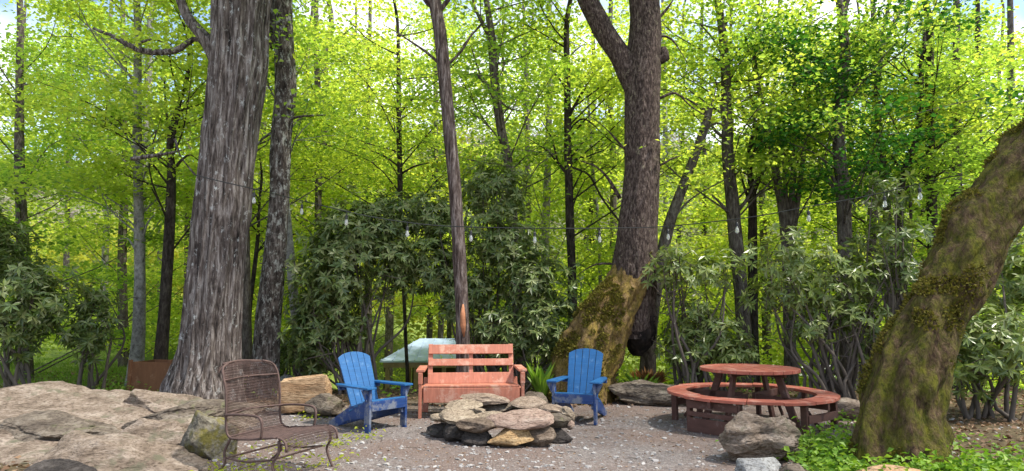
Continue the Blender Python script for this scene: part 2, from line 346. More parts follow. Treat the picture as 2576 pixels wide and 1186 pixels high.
def whorls(P, O, length, width, n=8, r=rng, droop=.35):
    """rosettes of long drooping leaves at P pointing along O"""
    m_ = len(P); O = unit(O); A = unit(np.cross(O, r.normal(size=(m_, 3)))); B = np.cross(O, A)
    PP = []; DD = []; NN_ = []
    for k in range(n):
        a = 2*np.pi*k/n + r.uniform(-.35, .35, m_); rad = np.cos(a)[:, None]*A+np.sin(a)[:, None]*B
        D = rad + O*r.uniform(-.1, .55, m_)[:, None] + np.array([0, 0, -1])*(droop*r.uniform(.3, 1.6, m_))[:, None]
        PP.append(P); DD.append(D); NN_.append(O+r.normal(0, .25, (m_, 3)))
    P = np.vstack(PP); Ln = length*r.uniform(.7, 1.2, len(P))
    return leaf_arrays(P, np.vstack(DD), np.vstack(NN_), Ln, np.full(len(P), width)*r.uniform(.8, 1.2, len(P)), .05)

# ------------------------------------------------------------------ trees
def trunk_mesh(mb, P, r, step=.12, k=10, amp=0.0, freq=(3, 1.2), flare=0, lobes=5, seed=1, ridge=False, cap=True):
    P, r = spline(P, r, step); n = len(P)
    s = np.concatenate([[0], np.cumsum(np.linalg.norm(np.diff(P, axis=0), axis=1))])
    a = np.arange(k)*2*np.pi/k; AA, SS_ = np.meshgrid(a, s); rr = np.repeat(r[:, None], k, 1)
    if flare:
        d = s[-1]-SS_; fl = np.exp(-d/.45); rr = rr*(1+fl*flare*(.45+.55*np.cos(lobes*AA+seed+.8*np.sin(2*AA))))
    if amp:
        q = np.stack([np.cos(AA)*freq[0]*rr/.1*.3+seed*7, np.sin(AA)*freq[0]*rr/.1*.3, SS_*freq[1]], -1)
        f = fbm(q, seed, 3)
        if ridge: f = 1-np.abs(noise(q, seed))*2.2+.35*fbm(q*2.1, seed+3, 2)
        big = noise(np.stack([np.cos(AA)*1.1+seed, np.sin(AA)*1.1, SS_*.8], -1), seed+9)
        rr = rr+amp*f+r[:, None]*.07*big
    V, F4, F3 = tube_arrays(P, rr, k, cap); mb.add(V, F4, F3)
    return P, r
def tree(name, label, pts, Y, mat, top=12, leaf='leaf_mid', nl=6000, ls=.11, cz=(3, 12), cr=2.6, npad=26, br=(), amp=.006, seed=1, k=10,
         freq=(3, 1.2), flare=.35, ridge=False, group=None, lean=None, step=.12, extra=None, padr=.75, cat='tree', spads=(), limbr=.022):
    """pts: (u, v, width px[, Y]) traced from top down; continues above the frame and down to the ground"""
    r = np.random.default_rng(seed*13+5)
    P = []; rad = []
    for q in pts:
        y = q[3] if len(q) > 3 else Y; P.append(at(q[0], q[1], y)); rad.append(q[2]/2*y/F)
    P = np.array(P); rad = np.array(rad)
    if top and P[0, 2] < top:
        d = P[0]-P[1]; d /= np.linalg.norm(d); d = d*.6+np.array([0, 0, .5]); d /= d[2]
        zs = np.linspace(P[0, 2], top, 4)[1:]; up = [P[0]+d*(z-P[0, 2])+np.array([r.normal(0, .15), r.normal(0, .15), 0]) for z in zs]
        P = np.vstack([up[::-1], P]); rad = np.concatenate([rad[0]*np.array([.25, .55, .8]), rad])
    zg = tz(P[-1, 0], P[-1, 1])
    if P[-1, 2] > zg-.1:
        d = P[-1]-P[-2]; d /= max(1e-3, -d[2]); d[:2] *= .6; e = P[-1]+d*(P[-1, 2]-zg+.12); P = np.vstack([P, e]); rad = np.append(rad, rad[-1]*1.12)
    base = P[-1].copy(); base[2] = tz(base[0], base[1])
    root = empty(name, base, 0, label, cat, group)
    mb = MB(); SP_, SR = trunk_mesh(mb, P, rad, step, k, amp, freq, flare, 5, seed, ridge)
    for b in br:
        bp = []; brd = []
        for q in b:
            y = q[3] if len(q) > 3 else Y; bp.append(at(q[0], q[1], y)); brd.append(q[2]/2*y/F)
        trunk_mesh(mb, bp, brd, .1, 7 if max(brd) < .05 else max(10, k//2), amp*.6, freq, 0, 5, seed+2, ridge and max(brd) > .1)
    leaves = []
    if nl:
        zt = SP_[:, 2]; pads = []
        for i in range(int(npad*.7)):
            z = cz[0]+(cz[1]-cz[0])*((i+r.uniform(0, 1))/npad)
            fr = (z-cz[0])/(cz[1]-cz[0]); R_ = cr*(1-.55*max(0, fr-.3)/.7)*r.uniform(.45, 1.05)
            a = r.uniform(0, 2*np.pi); j = int(np.argmin(np.abs(zt-max(z-R_*r.uniform(.25, .9), cz[0]-1.2)))); o = SP_[j]; c = o+np.array([np.cos(a)*R_, np.sin(a)*R_, 0]); c[2] = z+r.uniform(.0, .6)
            mid = (o+c)/2+np.array([r.normal(0, .2), r.normal(0, .2), r.normal(.05, .16)])
            lr = min(SR[j]*.5, limbr)
            bp, bR = spline([o, mid, c], [lr, lr*.6, .005], .35); mb.tube(bp, bR, 5, False)
            pads.append(c); 
            for w_ in range(3):
                s0 = bp[int(len(bp)*r.uniform(.45, .8))]; e = s0+np.array([r.normal(0, .6), r.normal(0, .6), r.uniform(0, .4)])
                mb.tube([s0, (s0+e)/2+[0, 0, .05], e], [lr*.4, lr*.3, .004], 4, False); pads.append(e)
        per = max(1, int(nl*LEAFK)//len(pads))
        for c in pads:
            m_ = int(per*r.uniform(.5, 1.5)); pr = padr*r.uniform(.6, 1.3)
            q = r.normal(0, 1, (m_, 3))*np.array([pr*.55, pr*.55, pr*.14])
            q[:, 2] -= .10*(q[:, 0]**2+q[:, 1]**2)
            leaves.append(c+q)
        for u_, v_, y_, pr, m_ in spads:
            c = at(u_, v_, y_); j = int(np.argmin(np.abs(SP_[:, 2]-c[2]+.5))); mb.tube([SP_[j], (SP_[j]+c)/2+[0, 0, .1], c], [.025, .015, .006], 5, False)
            q = r.normal(0, 1, (m_, 3))*np.array([pr*.6, pr*.5, pr*.28]); leaves.append(c+q)
        LV, LF = flat_leaves(np.vstack(leaves), ls, r=r)
    mb.build('trunk', mat, root, smooth=True, world=True)
    if nl: mk('crown', LV, LF, M[leaf], root)
    if extra: extra(root)
    return root
# ------------------------------------------------------------------ foreground trees
def knots(root): pass
tree('oak_tree', 'huge furrowed grey oak trunk behind the wire mesh chair', [(611,0,126),(600,140,130),(588,260,127),(572,400,124),(556,560,122),(542,700,126),(530,830,134),(520,920,146),(510,985,172)], 10.4,
     M['bark_oak'], 13, 'leaf_mid', 9000, .13, (8.5, 14), 3.2, 22, amp=.04, seed=3, k=260, freq=(2.8, .75), flare=.22, ridge=True, step=.03,
     br=[[(556,165,40),(535,120,38),(505,85,30),(478,50,24),(455,0,20),(430,-60,16)], [(580,150,44),(560,90,50),(556,0,48),(550,-80,44)],
         [(545,190,16),(500,100,9),(440,128,9),(360,128,8),(290,95,6),(236,72,4)], [(470,115,5),(430,112,4),(380,100,3),(330,118,2)],
         [(490,440,10),(455,395,5),(440,350,3)], [(520,360,6),(460,378,4),(400,390,3),(330,400,2)]], padr=.9)
tree('forked_tree', 'dark leaning trunk with a pale right edge beside the huge oak', [(708,-20,50),(714,120,48),(718,230,50),(708,340,48),(704,480,48),(695,600,50),(682,720,54),(672,840,58),(666,930,64)], 11.6,
     M['bark_second'], 12, 'leaf_mid', 5000, .12, (8.5, 13), 2.8, 18, amp=.018, seed=4, k=90, freq=(2.2, .7), ridge=True, step=.04,
     br=[[(690,120,20),(676,60,26),(668,0,24)], [(690,330,6),(660,350,4),(642,372,3)], [(722,300,6),(770,292,4),(820,290,2)]], padr=.9)
tree('pole_tree', 'tall thin trunk with an orange bark wound behind the bench', [(1093,0,30),(1108,90,31),(1120,220,32),(1131,340,33),(1142,460,33),(1150,570,33),(1156,680,33),(1161,780,33),(1164,870,34)], 10.3,
     M['bark_pole'], 11, 'leaf_mid', 3500, .12, (7.5, 11), 1.8, 12, amp=.010, seed=5, k=48, freq=(3, .8), step=.04, flare=.25,
     br=[[(1100,20,20),(1080,5,26),(1060,-20,18)], [(1104,30,14),(1130,-5,12),(1140,-40,8)], [(1110,165,9),(1070,130,6),(1010,90,4),(960,60,3)], [(1118,170,8),(1160,130,6),(1190,80,4)]],
     extra=lambda root: mk('bark_wound', *(lambda a: (a[0], [a[1], a[2]]))(tube_arrays(np.array([at(1165,766,10.19), at(1164,790,10.17), at(1165,820,10.17), at(1167,848,10.19)]), np.array([.012,.042,.045,.012]), 12)), M['wound'], root, True))
def burl(root):
    P, r_ = spline([at(1600,800,11.4), at(1604,838,11.38), at(1604,868,11.36), at(1604,896,11.36)], [.33,.32,.25,.10], .03)
    mb = MB(); V_, a, b = tube_arrays(P, r_, 40); V_ = V_+unit(V_-P[np.clip((np.arange(len(V_))//40), 0, len(P)-1)])*fbm(V_*4, 3, 4)[:, None]*.07; mb.add(V_, a, b); mb.build('burl', M['burl_shade_soil'], root, smooth=True, world=True)
    P, r_ = spline([at(1606,640,11.4), at(1572,735,11.3), at(1530,800,11.2), at(1494,870,11.1), at(1466,930,11.1), at(1450,1010,11.1)], [.27,.38,.46,.50,.54,.66], .03)
    aa = np.arange(110)*2*np.pi/110; rr = r_[:, None]*np.ones(110); q = np.stack([np.cos(aa)[None]*1.8*np.ones_like(rr), np.sin(aa)[None]*1.8*np.ones_like(rr), np.arange(len(P))[:, None]*.05+0*rr], -1)
    rr = rr*(1+.22*fbm(q*1.3, 8, 5)-.05*np.abs(noise(q*3, 4)))
    V_, a, b = tube_arrays(P, rr, 110); mb = MB(); mb.add(V_, a, b); mb.build('root_flare', M['moss_bark'], root, smooth=True, world=True)
tree('maple_tree', 'thick brown trunk leaning on a yellow mossy root behind the right blue chair', [(1620,0,80),(1620,130,88),(1616,220,92),(1616,330,88),(1615,450,92),(1607,560,98),(1600,650,106),(1593,730,110),(1595,800,104),(1598,850,88)], 11.4,
     M['bark_maple'], 13, 'leaf_mid', 9000, .13, (8.5, 14), 3.2, 22, amp=.022, seed=6, k=150, freq=(2.6, 1.4), flare=0, step=.035,
     br=[[(1604,240,56),(1582,185,62),(1560,140,56),(1530,95,54),(1502,45,52),(1478,0,50),(1455,-60,46)], [(1655,150,24),(1672,145,30),(1668,120,16)], [(1575,380,6),(1520,320,4),(1470,285,3),(1440,270,2)],
         [(1650,55,8),(1680,20,6),(1700,-10,4)], [(1655,250,8),(1700,235,6),(1740,270,5),(1790,300,4)], [(1655,420,6),(1690,400,4),(1715,392,3)], [(1560,500,10),(1530,450,8),(1500,420,6),(1460,405,4)], [(1650,90,7),(1690,100,5),(1730,160,3)], [(1550,665,6),(1500,665,4),(1455,690,3)]],
     extra=burl, padr=.9)
# the trunk above stops in mid air over its dark burl: take the automatic bottom piece away (the tree stands on its mossy root)
def prune_below(root, zmin):
    o = [c for c in root.children if c.name.startswith('trunk')][0]; me = o.data; n = len(me.vertices); co = np.empty(n*3, np.float32); me.vertices.foreach_get('co', co); co = co.reshape(-1, 3)
    z = co[:, 2]+root.location.z; m_ = z < zmin; co[m_, 2] = zmin-root.location.z; me.vertices.foreach_set('co', co.ravel()); me.update()
prune_below(bpy.data.objects['maple_tree'], at(1600,852,11.3)[2])
tree('mossy_tree', 'massive leaning trunk covered in green moss at the right edge of the clearing', [(2860,0,120,6.9),(2690,260,128,6.8),(2530,480,134,6.7),(2430,640,138,6.6),(2352,790,144,6.5),(2304,900,154,6.4),(2272,1010,168,6.35),(2268,1090,180,6.3)], 6.3,
     M['moss_green'], 11, 'leaf_mid', 2500, .12, (8.8, 12), 2.2, 12, amp=.06, seed=8, k=220, freq=(2.6, 2.6), flare=.30, step=.03, padr=.9)
tree('snag', 'leaning broken grey snag to the right of the thick maple', [(1787,272,16),(1770,330,22),(1742,410,24),(1715,480,26),(1690,545,28),(1672,610,30),(1655,690,32),(1640,790,34),(1632,880,36)], 12.6,
     M['bark_mid'], 0, nl=0, amp=.008, seed=9, k=30, step=.05, br=[[(1782,285,10),(1750,262,6),(1700,235,4),(1660,222,3)], [(1765,340,8),(1800,310,5),(1850,330,4),(1900,345,3)], [(1690,550,7),(1740,500,5),(1790,470,4),(1830,450,3)], [(1786,276,6),(1795,250,4),(1800,225,2)]])
tree('thin_tree', 'thin pale bare trunk leaning beside the dark forked trunk', [(716,470,20),(722,560,22),(733,680,23),(744,800,24),(756,905,26)], 12.8, M['bark_pale'], 6.5, 'leaf_mid', 2500, .11, (4.5, 8), 1.5, 10, amp=.005, seed=10, k=20)
# ---------------------------------------------- left side woodland
tree('birch_tree', 'slim pale grey trunk standing in the lawn, left of the huge oak', [(347,90,18),(346,250,20),(347,420,22),(350,560,24),(351,700,26),(349,830,28),(343,920,34)], 13.2, M['bark_pale'], 12, 'leaf_bright', 9000, .12, (3.4, 12), 2.6, 30, amp=.006, seed=11, k=24,
     br=[[(352,620,8),(372,560,5),(390,540,3)], [(348,640,7),(320,600,4),(290,610,2)]])
tree('dark_tree', 'near-black slim trunk with a forked top between the pale trunk and the oak', [(430,330,12),(432,430,20),(428,540,24),(422,660,26),(414,780,27),(406,880,30)], 12.9, M['bark_dark'], 10, 'leaf_bright', 7000, .11, (3.8, 10.5), 2.2, 26, amp=.006, seed=12, k=22,
     br=[[(430,380,10),(440,330,8),(456,250,6),(470,180,4)], [(434,430,10),(460,400,7),(480,390,4),(500,405,2)], [(430,350,9),(418,280,6),(414,200,4)]])
tree('twin_tree', 'slender grey trunk just behind the pale one on the lawn', [(378,60,16),(374,200,16),(368,350,17),(360,500,17),(356,640,18),(352,800,18)], 16.5, M['bark_pale'], 13, 'leaf_mid', 9000, .12, (4, 13), 2.8, 30, seed=13, k=14)
tree('shadow_trunk', 'straight brown trunk hugging the right side of the huge oak', [(608,380,22),(614,520,22),(618,660,22),(620,800,24),(622,900,26)], 13.6, M['bark_mid'], 11, 'leaf_bright', 6000, .11, (3.5, 11), 2.4, 22, seed=14, k=16)
tree('crooked_sapling', 'thin dark crooked sapling between the two great left trunks', [(652,520,7),(648,600,10),(640,680,12),(630,760,12),(622,850,13)], 14.2, M['bark_dark'], 6, 'leaf_bright', 2600, .10, (3, 7), 1.6, 14, seed=15, k=8, br=[[(645,640,5),(665,610,4),(680,600,2)]])
tree('background_tree', 'grey trunk in the green woods right of the forked trunk', [(796,120,15),(800,260,17),(802,400,18),(800,560,18),(798,700,20)], 17.5, M['bark_mid'], 13, 'leaf_bright', 10000, .13, (2.6, 13), 3.0, 34, seed=16, k=12, group=None,
     br=[[(800,440,7),(850,425,5),(900,440,4),(942,430,3)], [(802,380,5),(850,360,4),(880,350,2)]])
tree('background_tree', 'darker trunk just right of the grey one in the green woods', [(818,150,16),(821,250,18),(821,360,18),(815,500,18),(810,640,18)], 20.5, M['bark_mid'], 15, 'leaf_bright', 10000, .14, (3, 15), 3.2, 34, seed=17, k=12)
tree('background_tree', 'thin dark trunk above the rhododendron midway to the central pole trunk', [(1000,60,8),(1003,200,11),(1004,330,14),(1006,460,14),(1008,560,12),(1015,720,9),(1021,860,9),(1025,940,9)], 15.2, M['bark_dark'], 11, 'leaf_bright', 9000, .11, (4.2, 11), 2.8, 30, seed=18, k=12, br=[[(1006,440,6),(1040,420,5),(1080,410,3)], [(1004,420,5),(960,390,4),(900,370,2)]])
tree('background_tree', 'rough brown trunk partly hidden behind the thin dark one above the rhododendron', [(985,330,16),(990,420,20),(988,520,20),(985,620,20)], 30, M['bark_mid'], 12, 'leaf_yellow', 8000, .13, (3, 12), 2.6, 28, seed=19, k=12)
tree('bent_tree', 'bent brown trunk rising out of the tall rhododendron right of the pole trunk', [(1228,30,16),(1238,110,22),(1243,190,23),(1252,270,23),(1263,340,24),(1278,410,24),(1288,520,24)], 13.8, M['bark_mid'], 11, 'leaf_mid', 8000, .11, (4.4, 11), 2.6, 26, seed=20, k=20,
     br=[[(1246,250,14),(1226,215,12),(1200,190,10),(1182,187,6)], [(1226,215,8),(1205,180,6),(1186,120,4)], [(1238,105,14),(1215,60,12),(1195,20,8),(1185,-30,6)], [(1212,60,7),(1190,85,5),(1165,115,4),(1140,150,3)], [(1250,240,8),(1275,270,5),(1310,280,3)]])
tree('background_tree', 'straight dark trunk between the rhododendron and the thick maple', [(1426,60,14),(1427,200,17),(1428,320,19),(1430,420,21),(1434,540,22),(1438,660,23),(1441,790,24),(1441,850,24)], 13.9, M['bark_dark'], 11, 'leaf_bright', 8000, .11, (4.3, 11), 2.6, 28, seed=21, k=20,
     br=[[(1428,440,10),(1400,405,7),(1370,375,5),(1330,350,3)], [(1402,405,6),(1388,350,5),(1360,300,3)], [(1430,300,7),(1450,260,6),(1480,210,4),(1500,160,3)], [(1432,420,7),(1480,440,6),(1515,500,6),(1560,560,5)], [(1428,230,6),(1400,190,5),(1370,170,3)], [(1429,330,6),(1470,300,5),(1530,350,4),(1580,380,3)]])
tree('pale_sapling', 'very thin pale sapling seen against the hill left of the thick maple', [(1478,230,6),(1484,330,8),(1492,440,9),(1505,560,9),(1510,700,9)], 16, M['bark_pale'], 8, 'leaf_bright', 2500, .10, (2, 4), 1.5, 10, seed=22, k=8)
# ---------------------------------------------- right side woodland
tree('right_tree', 'tall dark trunk standing right of the leaning snag', [(1812,40,20),(1824,160,24),(1828,280,27),(1832,400,30),(1842,500,32),(1852,620,34),(1864,740,34),(1872,850,36)], 13.4, M['bark_mid'], 11, 'leaf_bright', 7000, .11, (4.6, 11), 2.6, 26, seed=24, k=26,
     br=[[(1832,350,10),(1800,330,8),(1770,280,5)], [(1826,330,8),(1812,260,6),(1800,200,4)], [(1850,560,12),(1820,520,8),(1790,490,5)], [(1850,540,10),(1880,500,8),(1905,450,5)], [(1822,150,8),(1795,100,6),(1760,60,4)], [(1815,80,8),(1840,30,6),(1850,-20,4)]])
tree('right_tree', 'dark trunk with a low fork immediately right of the tall dark trunk', [(1884,380,10),(1888,440,16),(1893,500,20),(1893,620,22),(1894,760,24),(1895,850,26)], 14.2, M['bark_dark'], 7, 'leaf_bright', 4000, .11, (4.6, 9), 2.2, 20, seed=25, k=16, br=[[(1892,500,12),(1905,465,9),(1922,430,6),(1930,400,3)], [(1890,520,10),(1872,470,7),(1862,430,4)]])
tree('multi_stem_tree', 'clump of several dark stems fanning up from one base in the right woods', [(1896,130,9),(1910,230,12),(1928,310,14),(1944,390,17),(1958,470,20),(1974,560,24),(1982,700,26),(1986,840,28)], 13.6, M['bark_mid'], 9, 'leaf_mid', 7000, .11, (4.2, 10), 2.6, 26, seed=26, k=18,
     br=[[(1984,640,20),(1990,520,16),(1996,430,14),(1992,330,11),(1998,220,8),(2000,120,5)], [(1986,650,18),(2004,520,15),(2018,420,12),(2028,330,8),(2034,240,5)], [(1984,600,12),(1976,470,10),(1970,380,7)], [(1940,370,9),(1915,320,7),(1890,290,4)]])
tree('gray_trunk_tree', 'tall grey trunk in the right woods with dark leaf clusters around it', [(2112,10,18),(2122,90,24),(2126,170,28),(2112,270,28),(2110,360,30),(2118,450,32),(2124,560,34),(2128,700,36),(2132,850,38),(2136,920,40)], 12.6, M['bark_mid'], 11, 'leaf_deep', 5500, .11, (3.6, 10), 2.6, 16, seed=27, k=28, 
     br=[[(2116,50,16),(2128,20,12),(2140,-20,8)], [(2110,330,12),(2085,300,8),(2060,280,5)], [(2116,480,12),(2090,440,8),(2070,400,6)], [(2118,500,12),(2096,470,8),(2076,440,5)]], padr=.6,
     spads=[(1990,120,12.2,.6,260),(2050,150,12.4,.6,260),(2010,200,12,.5,180),(2120,230,12.2,.5,160),(2160,130,12.5,.5,150),(1990,320,12,.5,240),(2050,300,12.2,.45,200),(1960,350,12,.35,120),(2050,440,12.3,.4,120)])
tree('y_tree', 'slim trunk forking into a wide Y high in the right woods', [(2275,-10,10),(2258,40,12),(2236,90,13),(2215,140,15),(2206,240,16),(2214,350,17),(2226,450,18),(2232,560,20),(2240,720,22)], 13.8, M['bark_mid'], 9, 'leaf_mid', 6000, .11, (4, 10), 2.6, 24, seed=28, k=14,
     br=[[(2210,170,12),(2212,110,11),(2228,50,10),(2238,0,8),(2245,-50,5)], [(2226,450,9),(2250,410,7),(2262,370,5)]])
tree('curved_tree', 'curved thin trunk close to the right edge above the mossy trunk', [(2318,160,12),(2316,260,14),(2306,350,15),(2282,410,17),(2266,470,18),(2262,560,20),(2268,700,22)], 12.9, M['bark_dark'], 8, 'leaf_bright', 4500, .11, (4, 9), 2.2, 18, seed=29, k=14, br=[[(2290,400,8),(2290,500,8),(2292,560,6)], [(2272,450,8),(2250,400,6),(2230,380,3)]])
tree('edge_tree', 'dark vertical trunk in the woods above and right of the mossy trunk', [(2338,60,18),(2338,220,20),(2340,380,22),(2345,560,24),(2350,760,24)], 13.2, M['bark_dark'], 10, 'leaf_mid', 6000, .11, (3.4, 10), 2.6, 24, seed=30, k=14)
# understorey and filler: many slim woodland trees behind the clearing
fill = [(60,14,1),(-60,17,0),(150,20,2),(265,24,2),(470,22,2),(510,17,0),(560,26,2),(660,20,0),(745,24,3),(870,27,3),(925,21,0),(1060,24,2),(1110,30,3),(1170,19,0),(1330,22,2),(1370,17,0),(1400,28,3),(1490,24,2),(1545,19,0),
        (1680,23,2),(1725,18,0),(1770,27,3),(1930,20,0),(2050,24,2),(2075,17,0),(2160,21,2),(2195,16,0),(2280,25,2),(2400,14,1),(2460,18,0),(2540,15,1),(2640,20,2),(310,18,0),(2350,29,3),(1130,34,0),(600,32,3),(1260,33,3),(1850,32,2)]
for i, (u, y, kind) in enumerate(fill[::1]):
    if i in (2, 5, 9, 11, 13, 16, 20, 24, 27, 35, 38): continue
    r = np.random.default_rng(100+i); dx = r.normal(0, 14); top = r.uniform(8.5, 13)+(y-14)*.12
    pts = [(u+dx*(1-k/4.0)+r.normal(0, 3), -40+k*230, (.10+.035*k)*1600/y*1.15) for k in range(5)]
    lf = ['leaf_bright', 'leaf_mid', 'leaf_bright', 'leaf_yellow'][kind]
    tree('woodland_tree', 'slender leafy tree among the others in the green woods behind the clearing', pts, y, M[['bark_mid', 'bark_dark', 'bark_mid', 'bark_pale'][i % 4]], top, lf, 9000, .12+(y-14)*.004, (1.6 if 900 < u < 1300 else .3 if y > 15 else .9, top), 2.9, 30, seed=100+i, k=10,
         group='woodland trees behind the clearing', padr=.8, limbr=.018)

for i, (u, y) in enumerate([(180,31),(420,34),(730,30),(900,35),(1100,32),(1330,36),(1500,31),(1720,34),(1950,31),(2170,35),(2330,31),(60,34),(2520,33)]):
    r = np.random.default_rng(300+i); pts = [(u+r.normal(0, 6)-4*k, 40+k*190, (.13+.04*k)*1600/y) for k in range(5)]
    tree('tall_tree', 'tall leafy tree with a broad high crown at the back of the woods', pts, y, M['bark_mid'], 21, 'leaf_mid' if i % 3 else 'leaf_bright', 9000, .20, (8.0, 20.5), 4.2, 32, seed=300+i, k=8, group='tall trees at the back of the woods', padr=1.25, limbr=.02, br=())
# ---------------------------------------------- far hillside forest (one mass)
r = np.random.default_rng(55); PT = []; 
nb = 900
bx = r.uniform(-1.05, 1.05, nb); by = 38+150*r.uniform(0, 1, nb)**1.3; bx = bx*by*.95
for X_, Y_ in zip(bx, by):
    z0 = tz(X_, Y_); rad = r.uniform(2.2, 3.6)+Y_*.012; H = r.uniform(4.5, 9)
    n = int(420*(1 if Y_ < 90 else .75)); q = unit(r.normal(0, 1, (n, 3)))*r.uniform(.55, 1.05, (n, 1))*np.array([rad, rad, rad*.85]); q += fbm(q*.6+X_, 4, 2)[:, None]*.35*q
    PT.append(np.array([X_, Y_, z0+H*.62])+q)
PT = np.vstack(PT); nearF = PT[:, 1] < 84
LV, LF = flat_leaves(PT[nearF], .40, .7, .9, r); o = mk('far_forest', LV, LF, M['leaf_far']); tag(o, 'sunlit yellow-green forest mass rising beyond the woodland trees', 'forest', kind='stuff')
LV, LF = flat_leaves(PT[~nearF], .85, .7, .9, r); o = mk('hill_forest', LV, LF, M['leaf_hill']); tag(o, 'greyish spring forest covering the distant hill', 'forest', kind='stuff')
# low bright thicket under the trees past the drop
PT = []
for i in range(190):
    y = r.uniform(15.5, 36); x = r.uniform(-1.0, 1.0)*y*.95
    if -7 < x < -3 and 20 < y < 27: continue
    if y < 29 and -.22 < x/y+.13 < .16: continue          # keep the pavilion's roof in view
    if x < -6 and y < 24: continue
    z0 = tz(x, y); rad = r.uniform(.9, 1.9); q = r.normal(0, 1, (420, 3))*np.array([rad*.6, rad*.6, rad*.32]); PT.append(np.array([x, y, z0+r.uniform(.4, 1.8)])+q)
LV, LF = flat_leaves(np.vstack(PT), .15, .7, .8, r); o = mk('thicket', LV, LF, M['leaf_bright']); tag(o, 'bright green undergrowth filling the slope under the woodland trees', 'undergrowth', kind='stuff')

def moss_tufts(part, n, size, mat, seed, side=-1, zmax=99):
    r = np.random.default_rng(seed); me = part.data; nv = len(me.vertices); co = np.empty(nv*3, np.float32); no = np.empty(nv*3, np.float32)
    me.vertices.foreach_get('co', co); me.vertices.foreach_get('normal', no); co = co.reshape(-1, 3); no = no.reshape(-1, 3)
    wgt = (noise(co*2.3, seed)+.5*noise(co*7, seed+1) > .05) & (co[:, 2] < zmax) & (no[:, 0]*side+.6*no[:, 2]+r.normal(0, .3, nv) > .05); idx = r.choice(np.where(wgt)[0], n)
    P = co[idx]+r.normal(0, .012, (n, 3)); D = no[idx]+r.normal(0, .7, (n, 3)); V_, F_ = leaf_arrays(P, D, r.normal(0, 1, (n, 3)), size*r.uniform(.5, 1.4, n), size*.7*np.ones(n)); o = mk('moss', V_, F_, mat, part, world=False); return o
M['moss_leaf'] = leafmat('moss_leaf', [(.07,.075,.012), (.14,.13,.02), (.22,.19,.035), (.10,.07,.03)], (1, 1, .5), .2, .8, spec=.1)
child = lambda root, nm: [c for c in bpy.data.objects[root].children if c.name.startswith(nm)][0]
moss_tufts(child('mossy_tree', 'trunk'), 16000, .035, M['moss_leaf'], 3, -1, 4.5)
moss_tufts(child('maple_tree', 'root_flare'), 9000, .045, M['moss_leaf'], 4, -1)
# ------------------------------------------------------------------ rhododendrons
def rhodo(label, lobes, base, leaf='leaf_rhodo', dens=1.0, seed=1, ls=.155, group=None, stems=4, name='rhododendron'):
    """lobes: (u, v, half width px, half height px, Y, half depth m)"""
    r = np.random.default_rng(seed); bp = at(base[0], base[1], base[2]); bp[2] = tz(bp[0], bp[1])
    root = empty(name, bp, 0, label, 'shrub', group); mb = MB(); PW = []; OW = []
    for i, (u, v, ru, rv, y, dp) in enumerate(lobes):
        c = at(u, v, y); R3 = np.array([ru*y/F, dp, rv*y/F]); vol = 4.19*R3.prod(); n = int(230*dens*vol**.72)
        d = unit(r.normal(0, 1, (n, 3))); q = d*(r.uniform(.25, 1, (n, 1))**.5)*R3; q *= (1+.6*fbm(d*2.2+i*5, seed, 3))[:, None]
        PW.append(c+q); OW.append(d*.8+np.array([0, 0, .55])+r.normal(0, .3, (n, 3)))
        for s in range(max(2, stems)):
            e = c+R3*r.uniform(-.6, .6, 3); b0 = bp+np.array([r.normal(0, .22), r.normal(0, .2), -.05]); mid = (b0*.45+e*.55); mid[2] = b0[2]+(e[2]-b0[2])*.55; mid += r.normal(0, .16, 3)
            P_, r_ = spline([b0, (b0+mid)/2+r.normal(0, .09, 3), mid, e], [.035, .028, .02, .006], .15); mb.tube(P_, r_, 6, False)
            for w_ in range(3):
                s0 = P_[int(len(P_)*r.uniform(.5, .95))]; e2 = s0+r.normal(0, .28, 3)+[0, 0, .12]; mb.tube([s0, (s0+e2)/2+r.normal(0, .04, 3), e2], [.010, .008, .004], 4, False)
    PW = np.vstack(PW); OW = np.vstack(OW)
    LV, LF = whorls(PW, OW, ls, ls*.33, 7, r)
    mb.build('stems', M['twig'], root, smooth=True, world=True); mk('foliage', LV, LF, M[leaf], root)
    return root
rhodo('dark rhododendron left of the pavilion behind the left blue chair', [(880,600,120,90,11.9,.8),(830,690,95,75,11.6,.7),(960,560,95,75,12.2,.7),(1000,660,90,70,12,.7),(800,800,80,85,11.9,.6),(880,820,50,40,11.9,.5),(790,890,50,40,12,.5),(850,740,90,55,12,.6)], (895,930,12.0), seed=61, stems=3)
rhodo('tall dark rhododendron behind the bench, reaching highest right of the pole trunk', [(1075,540,95,70,12.6,.7),(1090,660,80,80,12.4,.7),(1250,480,85,80,12.6,.8),(1265,610,100,75,12.3,.8),(1330,700,95,80,12,.7),(1200,720,70,60,12.2,.6),(1150,770,50,50,12.3,.5)], (1240,930,12.4), seed=62, stems=3)
rhodo('low dense rhododendron between the bench and the mossy root', [(1370,800,80,75,11.9,.6),(1300,850,90,60,11.8,.6),(1240,830,60,60,12.0,.5),(1400,880,50,50,11.9,.4)], (1320,950,11.9), seed=63)
rhodo('low dark shrub between the leaning pale trunk and the left blue chair', [(760,870,60,60,12.6,.5),(800,905,40,40,12.4,.5),(720,890,30,40,12.9,.4)], (790,960,12.5), seed=64)
rhodo('loose rhododendron with gaps right of the thick maple', [(1700,690,80,50,10.9,.5),(1790,680,80,50,11.2,.5),(1690,640,40,25,10.8,.4),(1740,800,95,60,11.4,.5)], (1740,930,11.2), 'leaf_rhodo_light', .55, 65)
rhodo('bushy light green rhododendron behind the round table', [(1790,850,90,60,11.2,.6),(1850,900,60,40,11.0,.4),(1720,880,60,50,11.4,.5)], (1800,960,11.2), 'leaf_rhodo_light', .9, 66)
